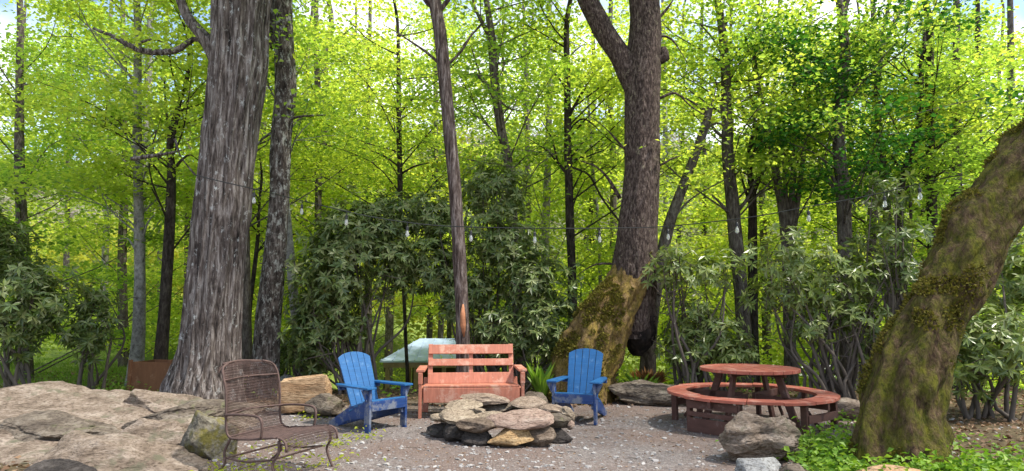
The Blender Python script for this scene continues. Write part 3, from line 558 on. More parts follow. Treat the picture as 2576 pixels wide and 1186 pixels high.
rhodo('open leggy rhododendron on crooked stems behind the right of the round table', [(2000,650,110,70,10.8,.7),(1960,740,90,60,11,.6),(2080,730,110,70,10.7,.6),(2180,690,100,70,10.8,.6),(2040,820,90,40,10.8,.5),(2160,800,90,50,10.6,.5)], (2110,975,10.6), 'leaf_rhodo_light', .5, 67, stems=5)
rhodo('sparse rhododendron near the right edge above the mossy trunk', [(2240,600,80,70,10.6,.6),(2230,480,80,50,10.9,.5),(2290,700,60,60,10.4,.5),(2200,870,60,50,10.6,.5)], (2230,970,10.5), 'leaf_rhodo', .45, 68, stems=5)
rhodo('dark shrub at the left edge by the lawn', [(225,840,50,60,11.6,.5),(240,760,40,40,12,.4)], (215,940,11.8), seed=69)
rhodo('big dark shrub in the woods left of the clearing', [(60,760,120,110,11,.9),(-40,640,120,120,11.5,.9)], (20,960,11), seed=70)
rhodo('big light green shrub in the woods right of the mossy trunk', [(2480,860,110,110,9,.9),(2570,700,110,120,9.5,.9),(2420,900,60,60,9,.5)], (2500,1000,9), 'leaf_rhodo_light', .8, 71)
# ------------------------------------------------------------------ rocks
def ico(sub):
    import bmesh
    bm = bmesh.new(); bmesh.ops.create_icosphere(bm, subdivisions=sub, radius=1); V_ = np.array([v.co[:] for v in bm.verts]); F_ = np.array([[v.index for v in f.verts] for f in bm.faces]); bm.free(); return V_, F_
ICO = {k: ico(k) for k in (2, 3, 4, 5, 6)}
def rock(name, label, c, h, mat, seed=1, rot=(0, 0, 0), sub=4, cuts=14, rough=.05, cat='boulder', group=None, boxy=.0, strata=0):
    r = np.random.default_rng(seed); D, F_ = ICO[sub]; n = unit(r.normal(0, 1, (cuts, 3))*np.array([1, 1, 1.1])); d = r.uniform(.62, .95, cuts)
    if boxy: n = np.vstack([n, np.eye(3), -np.eye(3)]); d = np.concatenate([np.maximum(d, .85), np.full(6, .62)])
    dots = D@n.T; q = np.where(dots > .05, d/np.maximum(dots, .05), 9); q.sort(axis=1); rad = np.minimum(q[:, 0]*.96+q[:, 1]*.04, 1.12)
    V_ = D*rad[:, None]; fr = 1.6
    V_ *= (1+rough*1.4*fbm(V_*fr+seed*3, seed, 5))[:, None]
    if strata: V_[:, :2] *= (1+strata*np.round(np.sin(V_[:, 2]*9+fbm(V_*1.5, seed+4, 2)*2)*1.4)[:, None]*.5)
    V_ = V_*np.array(h); V_ = V_@np.array(Euler([R(a) for a in rot]).to_matrix()).T
    root = mk(name, V_, F_, mat, smooth=True, world=False); root.location = c
    m_ = root.modifiers.new('edge', 'EDGE_SPLIT'); m_.split_angle = R(28)
    return tag(root, label, cat, group)
rock('boulder', 'huge tan rock slab sloping down at the left edge of the clearing', (-4.95,7.6,-.20), (1.9,1.7,.52), M['rock_slab'], 4, (9,2,8), 6, 12, .17, strata=.10)
rock('boulder', 'lumpy tan rock in front of the huge slab at the bottom left', (-3.75,6.0,.02), (.80,.60,.30), M['rock_slab'], 14, (8,4,10), 6, 12, .11, strata=.03)
rock('boulder', 'upright greenish rock with an ochre moss patch beside the wire mesh chair', (-3.13,6.75,.18), (.26,.24,.33), M['rock_mossy'], 8, (0,0,20), 6, 9, .10, strata=.03)
rock('boulder', 'brown layered rock shelf lying on top of the huge slab', (-3.95,7.75,.22), (.62,.42,.20), M['rock_brown'], 51, (6,-6,14), 6, 10, .11, strata=.06)
rock('boulder', 'squat grey-tan boulder at the back edge of the huge slab under the oak', (-4.7,8.7,.22), (.55,.40,.24), M['rock_slab'], 52, (0,4,-10), 6, 10, .10, strata=.04)
rock('boulder', 'craggy tan boulder between the huge slab and the mossy upright rock', (-3.75,6.95,.16), (.42,.36,.24), M['rock_slab'], 61, (10,-8,30), 6, 9, .14, strata=.08)
rock('boulder', 'long brown rock ledge lying across the left part of the huge slab', (-5.2,7.5,.10), (.70,.35,.17), M['rock_brown'], 62, (8,4,-12), 6, 9, .13, strata=.08)
rock('boulder', 'dark grey wedge shaped rock in the bottom left corner', (-3.72,5.45,.10), (.26,.22,.17), M['rock_dark'], 9, (0,10,0), 5, 10, .05)
rock('boulder', 'long squared sandstone block between the wire chair and the left blue chair', (-3.02,9.5,.30), (.54,.30,.37), M['rock_sand'], 12, (0,-7,4), 5, 8, .04, boxy=1, strata=.02)
rock('boulder', 'small brown rock leaning against the sandstone block', (-2.62,9.25,.16), (.30,.24,.17), M['rock_brown'], 15, (0,12,20), 5, 12, .06)
rock('boulder', 'dark boulder with a pale flat top right of the right blue chair', (2.28,10.6,.12), (.66,.45,.27), M['rock_brown'], 23, (0,6,0), 6, 10, .08, strata=.06)
rock('boulder', 'rugged boulder with a pale lichened top in front of the round table', (2.50,6.75,.19), (.345,.31,.29), M['rock_slab'], 31, (8,-10,0), 6, 10, .12, strata=.08)
rock('boulder', 'small rounded whitish grey rock at the bottom, below the rugged boulder', (2.22,5.92,.07), (.19,.18,.15), M['rock_grey'], 33, (0,0,0), 5, 16, .04)
rock('boulder', 'small rounded brown rock at the bottom beside the whitish one', (2.45,5.75,.06), (.17,.17,.13), M['rock_brown'], 34, (0,0,30), 5, 16, .04)
rock('boulder', 'flat pale orange stone in the ivy at the bottom right', (3.22,5.55,.09), (.34,.22,.09), M['rock_sand'], 36, (0,0,5), 5, 12, .04)
rock('boulder', 'low pale tan rock behind the right end of the round table', (4.72,9.0,.12), (.36,.24,.15), M['rock_slab'], 38, (0,6,0), 5, 12, .05)
rock('boulder', 'low orange-brown stone on the edge of the lawn, far left', (-6.3,10.3,.05), (.48,.3,.14), M['rock_brown'], 40, (0,0,0), 4, 12, .05)
rock('boulder', 'small sunlit whitish stone behind the wire mesh chair back', (-4.35,12.4,.10), (.24,.2,.16), M['rock_grey'], 41, (0,0,0), 4, 12, .05)
rock('boulder', 'jagged small grey rock in the brush between the bench and the right blue chair', (.28,9.9,.10), (.24,.2,.18), M['rock_brown'], 43, (0,0,0), 4, 9, .07)
# fire pit stones, each one a thing (boxes read off the photograph)
def pit(label, x0, y0, x1, y1, Y, mat, seed, dp=.16, rot=(0, 0, 0), boxy=0, sub=5):
    f = lambda x, y: ((1180+.2193*x)*.8982, (1060+.2193*y)*.8982)
    (u0, v0), (u1, v1) = f(x0, y0), f(x1, y1); c = at((u0+u1)/2, (v0+v1)/2, Y)
    hx = (u1-u0)/2*Y/F*1.16; hz = (v1-v0)/2*Y/F*1.12
    hz = max(.035, (hz-.10*dp)*.92); hx *= 1.06
    if c[2]-hz < .10: t0 = c[2]+hz; c[2] = (t0-.05)/2; hz = (t0+.05)/2; c[1] += .10; hz *= .93
    rock('fire_pit_stone', label, c, (hx, dp, hz), M[mat], seed+200, rot, sub, 8, .06, 'stone', 'stones of the fire pit ring', boxy)
pit('pointed grey-brown slab on top at the back of the fire pit', 590,190,1030,345, 8.75, 'pit_tan', 1, .22, (4,6,0))
pit('dark wedge stone under the pointed slab at the back of the fire pit', 760,290,1250,450, 8.85, 'rock_brown', 2, .18)
pit('pale flat stone at the upper left of the fire pit', 360,285,710,420, 8.45, 'pit_pale', 3, .20, (8,0,0))
pit('small blocky stone at the far left tip of the fire pit', 150,440,350,560, 8.0, 'pit_pale', 4, .14)
pit('tilted pale slab on the left front of the fire pit', 310,400,660,560, 7.75, 'pit_pale', 5, .20, (14,4,0))
pit('rounded grey stone left of the middle on the front of the fire pit', 540,480,950,690, 7.48, 'pit_grey', 6, .18)
pit('black stone at the left base of the fire pit', 120,560,400,750, 7.85, 'rock_dark', 7, .20)
pit('dark low stone beside the black one at the left base of the fire pit', 330,570,620,770, 7.6, 'rock_dark', 8, .18)
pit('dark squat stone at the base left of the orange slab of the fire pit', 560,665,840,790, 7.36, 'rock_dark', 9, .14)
pit('orange-tan slab at the front base of the fire pit', 895,620,1365,785, 7.26, 'pit_orange', 10, .15, (6,-3,0))
pit('large flat pinkish slab across the front of the fire pit', 960,405,1620,605, 7.5, 'pit_pink', 11, .24, (16,-3,0))
pit('greenish flat stone inside the front rim of the fire pit', 730,455,1110,570, 7.75, 'pit_pale', 12, .18, (14,0,0))
pit('rounded purple-grey stone right of the orange slab of the fire pit', 1365,600,1660,805, 7.3, 'pit_grey', 13, .15)
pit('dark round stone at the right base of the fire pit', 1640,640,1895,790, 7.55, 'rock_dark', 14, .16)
pit('brown layered stone at the right front of the fire pit', 1560,450,1885,660, 7.75, 'rock_brown', 15, .18)
pit('tan angular stone at the upper right of the fire pit', 1560,330,1810,465, 8.25, 'pit_tan', 16, .20)
pit('tan triangular stone at the back right of the fire pit', 1190,240,1530,400, 8.7, 'pit_tan', 17, .20, (8,0,0))
pit('narrow pale stone leaning on the right side of the fire pit', 1790,375,1955,530, 8.1, 'pit_pale', 18, .10, (0,30,0))
pit('small white wedge stone between the slabs on the left of the fire pit', 690,365,820,475, 8.2, 'pit_pale', 19, .10, (0,30,0))
pit('tiny pale stone at the outer right edge of the fire pit', 1870,540,1950,660, 7.7, 'pit_pink', 20, .08)
pit('small dark stone behind the tan angular one of the fire pit', 1450,360,1640,470, 8.45, 'pit_grey', 21, .15)
pit('brown base stone under the upper left slabs of the fire pit', 300,440,700,600, 8.3, 'rock_brown', 22, .2)
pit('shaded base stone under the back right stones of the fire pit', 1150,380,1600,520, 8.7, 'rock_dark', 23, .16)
# ------------------------------------------------------------------ adirondack chairs
def adirondack(label, loc, rz):
    t = empty('adirondack_chair', loc, rz, label, 'chair')     # front is local -Y
    bl, bs_ = M['blue'], M['blue_shaded']
    # side rails: from front apron down to the ground at the back
    for s in (-1, 1):
        mb = MB(); x = s*.245
        prof = [(-.02, .20), (-.02, .36), (.10, .375), (.45, .27), (.86, .05), (.86, 0), (.72, 0), (.45, .12)]
        Mx = np.array([[0, 1, 0], [1, 0, 0], [0, 0, 1.]])    # prism x -> local y
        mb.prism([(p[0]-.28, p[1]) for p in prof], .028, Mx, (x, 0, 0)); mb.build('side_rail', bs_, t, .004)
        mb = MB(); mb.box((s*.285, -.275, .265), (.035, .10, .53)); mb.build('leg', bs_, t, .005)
        mb = MB(); mb.prism([(-.34, .0), (-.36, .03), (-.36, .10), (-.32, .13), (.30, .09), (.40, .05), (.40, .0)], .024, np.array([[0, s, 0], [1, 0, 0], [0, 0, 1.]])@np.array([[1, 0, 0], [0, 0, 1.], [0, 1, 0]])@np.eye(3), (0, 0, 0)) if False else None
        arm = [(-.36, -.01), (-.36, .13), (-.30, .145), (.28, .10), (.40, .06), (.40, -.01)]
        n = len(arm); V_ = np.array([(s*(.235+q[1]), q[0], .535+z) for z in (0, .024) for q in arm]); mb = MB()
        mb.add(V_, [(i, (i+1) % n, n+(i+1) % n, n+i) for i in range(n)], [(0, i+1, i) for i in range(1, n-1)]+[(n, n+i, n+i+1) for i in range(1, n-1)]); mb.build('armrest', bl, t, .004)
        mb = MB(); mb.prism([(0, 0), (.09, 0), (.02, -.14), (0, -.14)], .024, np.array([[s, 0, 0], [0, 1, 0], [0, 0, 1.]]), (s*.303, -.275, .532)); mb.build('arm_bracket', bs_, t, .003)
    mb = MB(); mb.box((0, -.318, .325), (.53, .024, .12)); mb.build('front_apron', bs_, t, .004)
    for k in range(5):
        y = -.285+k*.098; z = .388-.0+(-.00 if k == 0 else -.012*k-.010*k*k*.6); e = (-.06-.09*k, 0, 0)
        mb = MB(); mb.box((0, y, z), (.53, .088, .022), e); mb.build('seat_slat', bl, t, .006)
    # reclined back: five boards with a rounded top
    ang = R(24); b0 = np.array([0, .145, .25]); up = np.array([0, math.sin(ang), math.cos(ang)]); nn = np.array([0, -math.cos(ang), math.sin(ang)])
    Mx = np.array([[1, 0, 0], [0, 0, 0], [0, 0, 0.]]); B = np.array([[1, 0, 0], [nn[0], nn[1], nn[2]], [up[0], up[1], up[2]]]).T
    for k in range(5):
        xc = (k-2)*.103; top = lambda x: .60+.165*math.sqrt(max(0, 1-(x/.30)**2))
        a, b = xc-.048, xc+.048; sc0 = .86
        pts = [(a*sc0, 0), (b*sc0, 0)]+[(b+(a-b)*j/6, top(b+(a-b)*j/6)) for j in range(7)]
        mb = MB(); mb.prism(pts, .02, B, b0); mb.build('back_slat', bl, t, .004)
    for h, wd in ((.30, .66), (.60, .46), (.02, .46)):
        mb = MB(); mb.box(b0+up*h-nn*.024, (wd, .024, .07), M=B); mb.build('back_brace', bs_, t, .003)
    return t
adirondack('blue slatted adirondack chair left of the fire pit, turned to the right', (-1.80,8.42,.0), R(50))
adirondack('blue slatted adirondack chair right of the fire pit, facing the camera', (.935,9.02,.0), R(-20))
# ------------------------------------------------------------------ bench
t = empty('bench', (-.60,9.55,0), R(5), 'faded red wooden bench with a slatted back behind the fire pit', 'bench')
rm, rs = M['red'], M['red']
W2 = .68
for s in (-1, 1):
    mb = MB(); mb.box((s*(W2+.045), -.33, .32), (.045, .09, .64)); mb.build('leg', rs, t, .005)
    mb = MB(); mb.beam((s*(W2+.0), .22, 0), (s*(W2-.02), .30, .50), .045, .09, (1, 0, 0)); mb.build('leg', rs, t, .005)
    mb = MB(); mb.beam((s*(W2+.045), -.38, .655), (s*(W2+.03), .26, .665), .12, .035); mb.build('armrest', rm, t, .006)
    mb = MB(); mb.box((s*(W2+.045), -.335, .55), (.06, .10, .16)); mb.build('arm_block', rs, t, .006)
    mb = MB(); mb.box((s*(W2+.02), -.05, .34), (.04, .52, .12)); mb.build('side_rail', rs, t, .004)
    mb = MB(); mb.beam((s*(W2-.07), .13, .30), (s*(W2-.07), .375, .985), .045, .07, (1, 0, 0)); mb.build('back_post', rs, t, .004)
mb = MB(); mb.beam((0, .13, .30), (0, .375, .96), .045, .06, (1, 0, 0)); mb.build('back_post', rs, t, .004)
ba = math.atan2(.245, .685)
for z0, h in ((.50, .165), (.725, .105), (.915, .145)):
    yy = .13+(z0-.30)*.3577-.045; mb = MB(); mb.box((0, yy, z0), (1.28, .03, h), (-ba, 0, 0)); mb.build('back_slat', rm, t, .006)
for k in range(4): mb = MB(); mb.box((0, -.31+k*.125, .435-.008*k), (1.36, .115, .032), (-.03, 0, 0)); mb.build('seat_slat', rm, t, .006)
mb = MB(); mb.box((0, -.355, .315), (1.36, .035, .20)); mb.build('front_apron', rm, t, .006)
# ------------------------------------------------------------------ round picnic table
t = empty('round_picnic_table', (3.13,8.55,0), 0, 'round red wooden picnic table with a ring bench', 'table')
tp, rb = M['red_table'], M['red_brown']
def disc_sector_boards(name, r_out, z, n, th, mat):
    mb = MB(); wd = 2*r_out/n
    for k in range(n):
        a, b = -r_out+k*wd+.003, -r_out+(k+1)*wd-.003; ya = [math.sqrt(max(0, r_out**2-q*q)) for q in np.linspace(a, b, 7)]
        xs = np.linspace(a, b, 7); pts = [(xs[i], ya[i]) for i in range(7)]+[(xs[i], -ya[i]) for i in range(6, -1, -1)]
        mb.prism(pts, th, np.array([[1, 0, 0], [0, 0, 1], [0, 1, 0.]]), (0, 0, z))
    return mb.build(name, mat, t, .003)
disc_sector_boards('tabletop', .625, .735, 9, .038, tp)
ns = 16
for k in range(ns):                                         # ring bench of sixteen curved boards
    a0, a1 = 2*np.pi*k/ns+.004, 2*np.pi*(k+1)/ns-.004; aa = np.linspace(a0, a1, 5)
    pts = [(1.06*math.cos(a), 1.06*math.sin(a)) for a in aa]+[(.80*math.cos(a), .80*math.sin(a)) for a in aa[::-1]]
    mb = MB(); mb.prism(pts, .036, np.array([[1, 0, 0], [0, 0, 1], [0, 1, 0.]]), (0, 0, .425+.004*(k % 3))); mb.build('seat_board', tp, t, .004)
for k in range(4):
    a = R((44,134,223,306)[k]); c, s = math.cos(a), math.sin(a); e = np.array([c, s, 0]); f = np.array([-s, c, 0])
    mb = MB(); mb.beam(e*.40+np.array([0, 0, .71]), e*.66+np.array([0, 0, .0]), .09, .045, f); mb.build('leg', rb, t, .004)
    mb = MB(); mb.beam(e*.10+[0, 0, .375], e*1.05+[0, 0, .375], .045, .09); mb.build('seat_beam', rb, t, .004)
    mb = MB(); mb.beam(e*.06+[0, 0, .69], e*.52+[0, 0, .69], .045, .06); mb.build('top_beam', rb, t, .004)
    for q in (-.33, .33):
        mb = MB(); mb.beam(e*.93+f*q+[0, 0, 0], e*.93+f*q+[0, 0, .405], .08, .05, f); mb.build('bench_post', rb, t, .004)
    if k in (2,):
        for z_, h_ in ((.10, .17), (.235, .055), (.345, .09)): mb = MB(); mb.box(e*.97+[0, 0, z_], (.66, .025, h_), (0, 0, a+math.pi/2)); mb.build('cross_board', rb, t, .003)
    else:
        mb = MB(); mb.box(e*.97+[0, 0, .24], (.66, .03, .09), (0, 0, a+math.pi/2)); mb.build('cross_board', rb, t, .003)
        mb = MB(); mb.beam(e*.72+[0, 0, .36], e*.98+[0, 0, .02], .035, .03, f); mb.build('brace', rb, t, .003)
# ------------------------------------------------------------------ rusty wire mesh chair (front is local -Y)
t = empty('wire_mesh_chair', (-2.24,6.18,0), R(66), 'rusty brown wire mesh patio chair with its high back to the left', 'chair')
Wc = .33; prof = np.array([(.48, 1.00), (.44, .97), (.40, .90), (.36, .78), (.31, .62), (.27, .48), (.24, .38), (.17, .345), (.05, .35), (-.12, .365), (-.30, .39), (-.39, .39), (-.45, .355), (-.465, .28)])
pf, _ = spline(np.c_[np.zeros(len(prof)), prof], np.ones(len(prof)), .0125)
sgn = np.arange(len(pf)); xs = np.linspace(-Wc, Wc, 54)
V_ = np.stack(np.broadcast_arrays(xs[None, :], pf[:, 1][:, None], pf[:, 2][:, None]), -1).copy()
V_[..., 1] -= (.07*(xs/Wc)**4)[None]*ss(.42, .8, pf[:, 2])[:, None]; edge = ss(.9, 1.0, pf[:, 2])[:, None]*((xs/Wc)**6)[None]*.06; V_[..., 2] -= edge; V_[..., 2] += .012*fbm(V_*3, 4, 2)
V_[..., 0] += (sgn[:, None] % 2)*(xs[1]-xs[0])*.5
nn_ = len(xs); ii = (np.arange(len(pf)-1)[:, None]*nn_+np.arange(nn_-1)[None]).ravel()
o = mk('mesh_sheet', V_.reshape(-1, 3), np.stack([ii, ii+1, ii+1+nn_, ii+nn_], -1), M['rust'], t, world=False)
wf_ = o.modifiers.new('wire', 'WIREFRAME'); wf_.thickness = .0060; wf_.use_replace = True; wf_.use_even_offset = False
for s in (-1, 1):
    Pr = np.array([(s*(Wc+.005), a, b) for a, b in prof]); Pr[:, 1] -= .07*ss(.42, .8, Pr[:, 2]); Pr[:2, 0] -= s*np.array([.12, .03])
    MB().tube(*spline(Pr, np.full(len(Pr), .011), .03), 8).build('side_frame', M['rust'], t, smooth=True)
    MB().tube(*spline([(s*(Wc+.01), .28, .55), (s*(Wc+.02), .10, .565), (s*(Wc+.02), -.10, .565), (s*(Wc+.02), -.17, .54), (s*(Wc+.015), -.185, .46), (s*(Wc+.01), -.17, .37)], [.012]*6, .03), 8).build('armrest', M['rust'], t, smooth=True)
    MB().tube(*spline([(s*(Wc), -.37, .37), (s*(Wc+.01), -.38, .26), (s*(Wc+.02), -.33, .17), (s*(Wc+.03), -.40, .0)], [.012]*4, .03), 8).build('leg', M['rust'], t, smooth=True)
    MB().tube(*spline([(s*(Wc), .20, .35), (s*(Wc+.01), .26, .22), (s*(Wc+.02), .24, .12), (s*(Wc+.03), .38, .0)], [.012]*4, .03), 8).build('leg', M['rust'], t, smooth=True)
    MB().tube(*spline([(s*Wc, -.29, .20), (s*Wc, 0, .16), (s*Wc, .25, .17)], [.009]*3, .05), 8).build('stretcher', M['rust'], t, smooth=True)
MB().tube(*spline([(-Wc+.1, .455, .995), (0, .49, 1.01), (Wc-.1, .455, .995)], [.011]*3, .04), 8).build('top_rail', M['rust'], t, smooth=True)
for z_, y_ in ((.86, .375), (.56, .285), (.36, .22)): MB().tube(*spline([(-Wc, y_-.06 if z_ > .5 else y_, z_), (0, y_+.01, z_+.005), (Wc, y_-.06 if z_ > .5 else y_, z_)], [.008]*3, .04), 8).build('back_bar', M['rust'], t, smooth=True)
for y_, z_ in ((-.29, .20), (.25, .17)): MB().tube([(-Wc, y_, z_), (Wc, y_, z_)], .009, 8).build('cross_bar', M['rust'], t, smooth=True)
# ------------------------------------------------------------------ pavilion and cabin far down the slope
def hip(name, label, u0, u1, ve, va, Y, dep, roofm, cat, zg, wallm, open_=True, ridge=.45, trim=M['wood_trim']):
    a, b = at(u0, ve, Y), at(u1, ve, Y); ze = a[2]; za = at((u0+u1)/2, va, Y+dep/2)[2]; x0, x1 = a[0], b[0]; xc = (x0+x1)/2
    t = empty(name, (xc, Y+dep/2, zg), 0, label, cat); hw = (x1-x0)/2; hd = dep/2; rg = hw*ridge
    loc = lambda x, y, z: (x, y, z-zg)
    V_ = [loc(-hw,-hd,ze), loc(hw,-hd,ze), loc(hw,hd,ze), loc(-hw,hd,ze), loc(-rg,0,za), loc(rg,0,za)]; V_ += [(x, y, z-.06) for x, y, z in V_]
    mb = MB(); mb.add(V_, [(0,1,5,4), (2,3,4,5), (6,10,11,7), (8,11,10,9)], [(1,2,5), (3,0,4), (7,11,8), (9,10,6)]); mb.add(V_, [(0,6,7,1), (1,7,8,2), (2,8,9,3), (3,9,6,0)])
    ro = mb.build('roof', roofm, t)
    mb = MB()
    for i in range(int(2*hw/.4)+1):
        x = -hw+.05+i*.4; f = min(1, (hw-abs(x))/(hw-rg+1e-6)); mb.beam((x, -hd, ze-zg+.012), (x, -hd+hd*f, ze-zg+(za-ze)*f+.012), .03, .03)
    s_ = mb.build('roof_seam', roofm, ro, world=False)
    for sy in (-1, 1): mb = MB(); mb.box((0, sy*(hd-.10), ze-zg-.16), (2*hw-.25, .08, .18)); mb.build('fascia', trim, t)
    if open_:
        for px in (-1, -.33, .33, 1):
            for sy in (-1, 1): mb = MB(); mb.box((px*(hw-.25), sy*(hd-.22), (ze-zg-.25)/2), (.14, .14, ze-zg-.25)); mb.build('post', trim, t, .01)
        mb = MB(); mb.box((0, hd-.5, (ze-zg)/2-.2), (2*hw-.8, .08, ze-zg-.4)); mb.build('wall', wallm, t)
        mb = MB(); mb.box((0, 0, .05), (2*hw, 2*hd, .12)); mb.build('floor_deck', trim, t)
    else:
        mb = MB(); mb.box((0, 0, (ze-zg-.26)/2), (2*hw-.6, 2*hd-.6, ze-zg-.26)); wl = mb.build('wall', wallm, t)
        for px in (-.5, .4): mb = MB(); mb.box((px*hw, -hd+.28, 1.3), (.9, .05, .9)); mb.build('window', M['black'], t, .01)
    return t
hip('pavilion', 'open pavilion with a pale blue metal roof downhill behind the bench', 955, 1205, 908, 852, 23, 5.5, M['metal_roof'], 'pavilion', tz(-2.5, 25)-.05, M['cabin_wall'], ridge=.42)
hip('cabin', 'low cabin with a white roof beyond the right end of the round table', 1985, 2225, 948, 918, 24, 5, M['white_roof'], 'cabin', tz(13, 26)-.05, M['cabin_grey'], False, .6, M['cabin_grey'])
# wooden box left of the oak
t = empty('wooden_box', (*at(402,1005,12.3)[:2], 0), R(-8), 'brown wooden planter box at the foot of the huge oak', 'box')
for nm, c, d in (('front_panel', (0,-.30,.28), (.80,.03,.54)), ('back_panel', (0,.30,.28), (.80,.03,.54)), ('side_panel', (-.385,0,.28), (.03,.57,.54)), ('side_panel', (.385,0,.28), (.03,.57,.54))):
    MB().box(c, d).build(nm, M['brown_wood'], t, .004)
for s in (-1, 1): MB().box((s*.40, -.325, .29), (.06, .05, .60)).build('corner_post', M['brown_wood'], t, .004)
MB().box((0, 0, .42), (.74, .56, .03)).build('soil', M['burl_shade_soil'], t)
# ------------------------------------------------------------------ string lights
t = empty('string_lights', at(490,440,10.0), 0, 'black cable of hanging glass bulbs strung across the clearing between the trees', 'string lights')
wire = [(488,440,9.8),(560,458,9.75),(640,476,9.8),(725,497,10.6),(820,520,10.2),(930,545,10),(1040,562,9.9),(1140,570,9.95),(1300,574,9.7),(1440,575,9.8),(1560,574,10.5),(1660,571,10.6),(1760,562,10.2),(1900,545,9.8),(2030,521,9.6),(2150,500,9.5),(2250,478,9.2),(2342,455,8.6),(2420,440,7.4)]
WP = np.array([at(*q) for q in wire]); P_, r_ = spline(WP-np.array(t.location), np.full(len(WP), .008), .15); MB().tube(P_, r_, 6).build('cable', M['black'], t)
w2 = np.array([at(*q) for q in [(1672,568,11.9),(1700,578,11.2),(1760,592,10.6),(1820,592,10.4),(1850,578,11.8)]])-np.array(t.location); MB().tube(*spline(w2, np.full(len(w2), .0055), .15), 6).build('cable', M['black'], t)
LB = [(872,532),(1025,560),(1185,572),(1345,575),(1508,575),(1680,570),(1853,555),(2033,521),(2224,484),(2312,462),(640,476),(760,506)]
for u, v in LB:
    y = float(np.interp(u, [q[0] for q in wire], [q[2] for q in wire])); vv = float(np.interp(u, [q[0] for q in wire], [q[1] for q in wire]))
    c = at(u, vv, y)-np.array(t.location)
    s_ = MB(); s_.tube([c+[0,0,.01], c+[0,0,-.07]], [.006,.008], 6).tube([c+[0,0,-.06], c+[0,0,-.075], c+[0,0,-.125]], [.012,.024,.024], 12); so = s_.build('socket', M['black'], t, smooth=False)
    zz = np.linspace(0, 1, 12); rr = .72*np.interp(zz, [0,.12,.35,.7,.9,1], [.014,.022,.036,.040,.026,.004])
    MB().tube(np.array([c+[0,0,-.123-.115*q] for q in zz]), rr, 16).build('bulb', M['bulb'], so, smooth=True)
# ------------------------------------------------------------------ ground cover, litter, gravel
r = np.random.default_rng(9)
def stuff(name, label, cat, P, size, mat, tilt=.6, ratio=.8, up=0):
    V_, F_ = flat_leaves(P, size, tilt, ratio, r); o = mk(name, V_, F_, mat); return tag(o, label, cat, kind='stuff')
def scatter(n, x0, x1, y0, y1, h=0.0, clump=None, thr=0, bias=True):
    y = y0+(y1-y0)*r.uniform(0, 1, n)**1.3; x = r.uniform(x0, x1, n)
    if clump: k = noise(np.stack([x*clump, y*clump, x*0], -1), 31) > thr; x, y = x[k], y[k]
    return np.stack([x, y, terrain(x, y)+r.uniform(.2, 1, len(x))*h+.004], -1)
P_ = scatter(26000, -12, 12, 4, 16, .02); k = ((P_[:, 1] > 10.2) | (P_[:, 0] > 2.7+.5*(P_[:, 1]-5.4)) | (P_[:, 0] < -3.6))
stuff('leaf_litter', 'brown fallen leaves covering the woodland floor around the gravel', 'leaf litter', P_[k], .075, M['litter'])
P_ = scatter(1500, -3, 4.2, 4.6, 10, .006); stuff('fallen_leaves', 'few dry leaves scattered on the gravel clearing', 'leaf litter', P_, .045, M['litter'], .3, .5)
n = 16000; y = 4.2+6.2*r.uniform(0, 1, n)**1.5; x = r.uniform(-1, 1, n)*(1.1+.62*y); x = x[(noise(np.stack([x*1.2, y*1.2, x*0], -1), 12) > -.25)]; y = y[:len(x)]
D, F_ = ICO[2]; D = D[:12] if False else D
import bmesh
bm = bmesh.new(); bmesh.ops.create_icosphere(bm, subdivisions=1, radius=1); D1 = np.array([q.co[:] for q in bm.verts]); F1 = np.array([[q.index for q in f.verts] for f in bm.faces]); bm.free()
sz = .005+.022*r.uniform(0, 1, len(x))**6; ctr = np.stack([x, y, terrain(x, y)+sz*.2], -1); jit = 1+.35*r.normal(0, 1, (len(x), len(D1), 1)).clip(-1, 1)
V_ = (ctr[:, None]+D1[None]*jit*sz[:, None, None]*np.array([1.25, 1.1, .6])).reshape(-1, 3); F_ = (F1[None]+np.arange(len(x))[:, None, None]*len(D1)).reshape(-1, 3)
m, t_, bs, NN, L = newmat('pebble'); g_ = NN('ShaderNodeNewGeometry'); rr_ = ramp(t_, [(0, (.16,.15,.145)), (.5, (.30,.28,.265)), (.9, (.30,.28,.26)), (1, (.38,.36,.34))]); L(g_.outputs['Random Per Island'], rr_.inputs['Fac']); L(rr_.outputs[0], bs.inputs['Base Color']); bs.inputs['Roughness'].default_value = .85
tag(mk('gravel', V_, F_, m), 'loose grey gravel strewn over the clearing', 'gravel', kind='stuff')
# ivy and ferns on the right, low plants on the left
P_ = np.vstack([np.array([cx, cy, 0])+r.normal(0, 1, (q, 3))*np.array([sx_, sy_, 0]) for cx, cy, q, sx_, sy_ in ((3.15,6.5,900,.16,.22),(3.0,6.0,500,.2,.15),(3.45,7.2,500,.2,.25),(3.25,5.7,900,.35,.12),(3.75,5.6,1100,.35,.15),(2.85,7.3,160,.2,.2),(4.4,7.6,500,.3,.4),(4.4,5.6,900,.4,.3))])
P_[:, 2] = terrain(P_[:, 0], P_[:, 1])+np.abs(r.normal(.07, .07, len(P_)))
stuff('ivy', 'bright green ivy and seedlings around the foot of the mossy trunk', 'ground cover', P_, .075, M['leaf_ivy'], .6, .7)
P_ = scatter(5000, -14, 14, 9.8, 15, .22, .9, .05); P_ = P_[((P_[:, 1] > 10.9) | (np.abs(P_[:, 0]) > 5)) & ~((P_[:, 1] > 12.5) & (np.abs(P_[:, 0]/P_[:, 1]+.13) < .12))]; stuff('undergrowth', 'low green seedlings and weeds along the woodland edge behind the clearing', 'ground cover', P_, .085, M['leaf_ivy'], .7, .5)
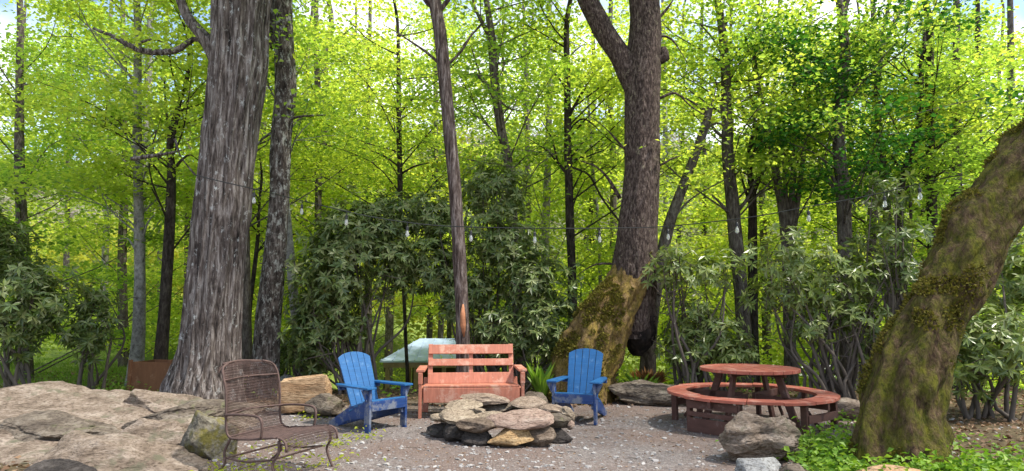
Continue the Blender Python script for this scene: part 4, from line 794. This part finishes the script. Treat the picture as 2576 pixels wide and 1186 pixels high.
P_ = np.vstack([np.array([cx, cy, 0])+r.normal(0, 1, (q, 3))*np.array([s0, s0, 0]) for cx, cy, q, s0 in ((-1.95,7.35,60,.07),(-1.75,7.75,40,.08),(-2.5,7.2,70,.15),(-2.6,6.1,160,.25),(-2.2,5.6,120,.25),(-1.9,6.4,50,.2),(-2.3,9.3,70,.12),(-2.75,9.0,60,.1))]); P_[:, 2] = np.abs(r.normal(.03, .04, len(P_)))+.005
stuff('weeds', 'small yellow-green weeds sprouting in the gravel near the wire mesh chair', 'weeds', P_, .06, M['leaf_yellow'], .7, .5)
# lawn grass blades on the left
n = 26000; x = r.uniform(-15, -5.3, n); y = r.uniform(9.9, 24, n); P_ = np.stack([x, y, terrain(x, y)], -1); k = (x < -5.8-.02*y+.5*noise(P_*.8, 2)); P_ = P_[k]; n = len(P_)
D_ = np.stack([r.normal(0, .45, n), r.normal(0, .45, n), np.ones(n)], -1); Nn_ = np.stack([r.normal(0, 1, n), r.normal(0, 1, n), r.normal(0, .1, n)], -1)
V_, F_ = leaf_arrays(P_, D_, Nn_, r.uniform(.05, .13, n), np.full(n, .014), .03); tag(mk('grass', V_, F_, M['grass']), 'short green lawn grass left of the huge oak', 'grass', kind='stuff')
# hosta-like plant behind the bench, rusty dead shrub right of the burl
def plant(label, c, n, L_, W_, mat, sp, seed, name='plant', cat='plant'):
    q = np.random.default_rng(seed); root = empty(name, c, 0, label, cat); a = q.uniform(0, 2*np.pi, n); D_ = np.stack([np.cos(a)*sp, np.sin(a)*sp, np.ones(n)+q.normal(0, .2, n)], -1)
    P_ = np.array(c)+np.stack([np.cos(a)*.05, np.sin(a)*.05, q.uniform(0, L_*.3, n)], -1); Nn_ = np.stack([-np.cos(a), -np.sin(a), np.full(n, .7)], -1)
    V_, F_ = leaf_arrays(P_, D_, Nn_, L_*q.uniform(.7, 1.1, n), np.full(n, W_), .06); mk('leaves', V_, F_, mat, root); MB().tube([(0, 0, -.05), (0, 0, L_*.3)], [.02, .01], 6).build('stem', M['twig'], root); return root
V_ = []; mbt = MB()
for i in range(150):
    x = r.uniform(-3.2, 3.2); y = r.uniform(4.9, 9.8); a = r.uniform(0, 3.14); L_ = r.uniform(.04, .16); p0 = np.array([x, y, tz(x, y)+.008]); d = np.array([math.cos(a), math.sin(a), 0])*L_
    mbt.tube([p0, p0+d*.5+[0, 0, .008], p0+d+r.normal(0, .01, 3)*[1, 1, .2]], [.004, .003, .002], 4)
tag(mbt.build('twigs', M['twig']), 'small broken twigs lying on the gravel', 'twigs', kind='stuff')
plant('upright bright green broad-leaved plant between the bench and the mossy root', (.5, 10.9, .0), 26, .55, .16, M['leaf_ivy'], .35, 3)
plant('low rusty brown dead-leaved shrub right of the dark burl', (2.55, 12.1, .0), 260, .40, .07, M['dead'], .8, 4, 'dead_shrub', 'shrub')
plant('light green fern clump in front of the rhododendron near the round table', (2.2, 11.2, .0), 40, .45, .06, M['leaf_ivy'], .8, 5, 'fern', 'fern')
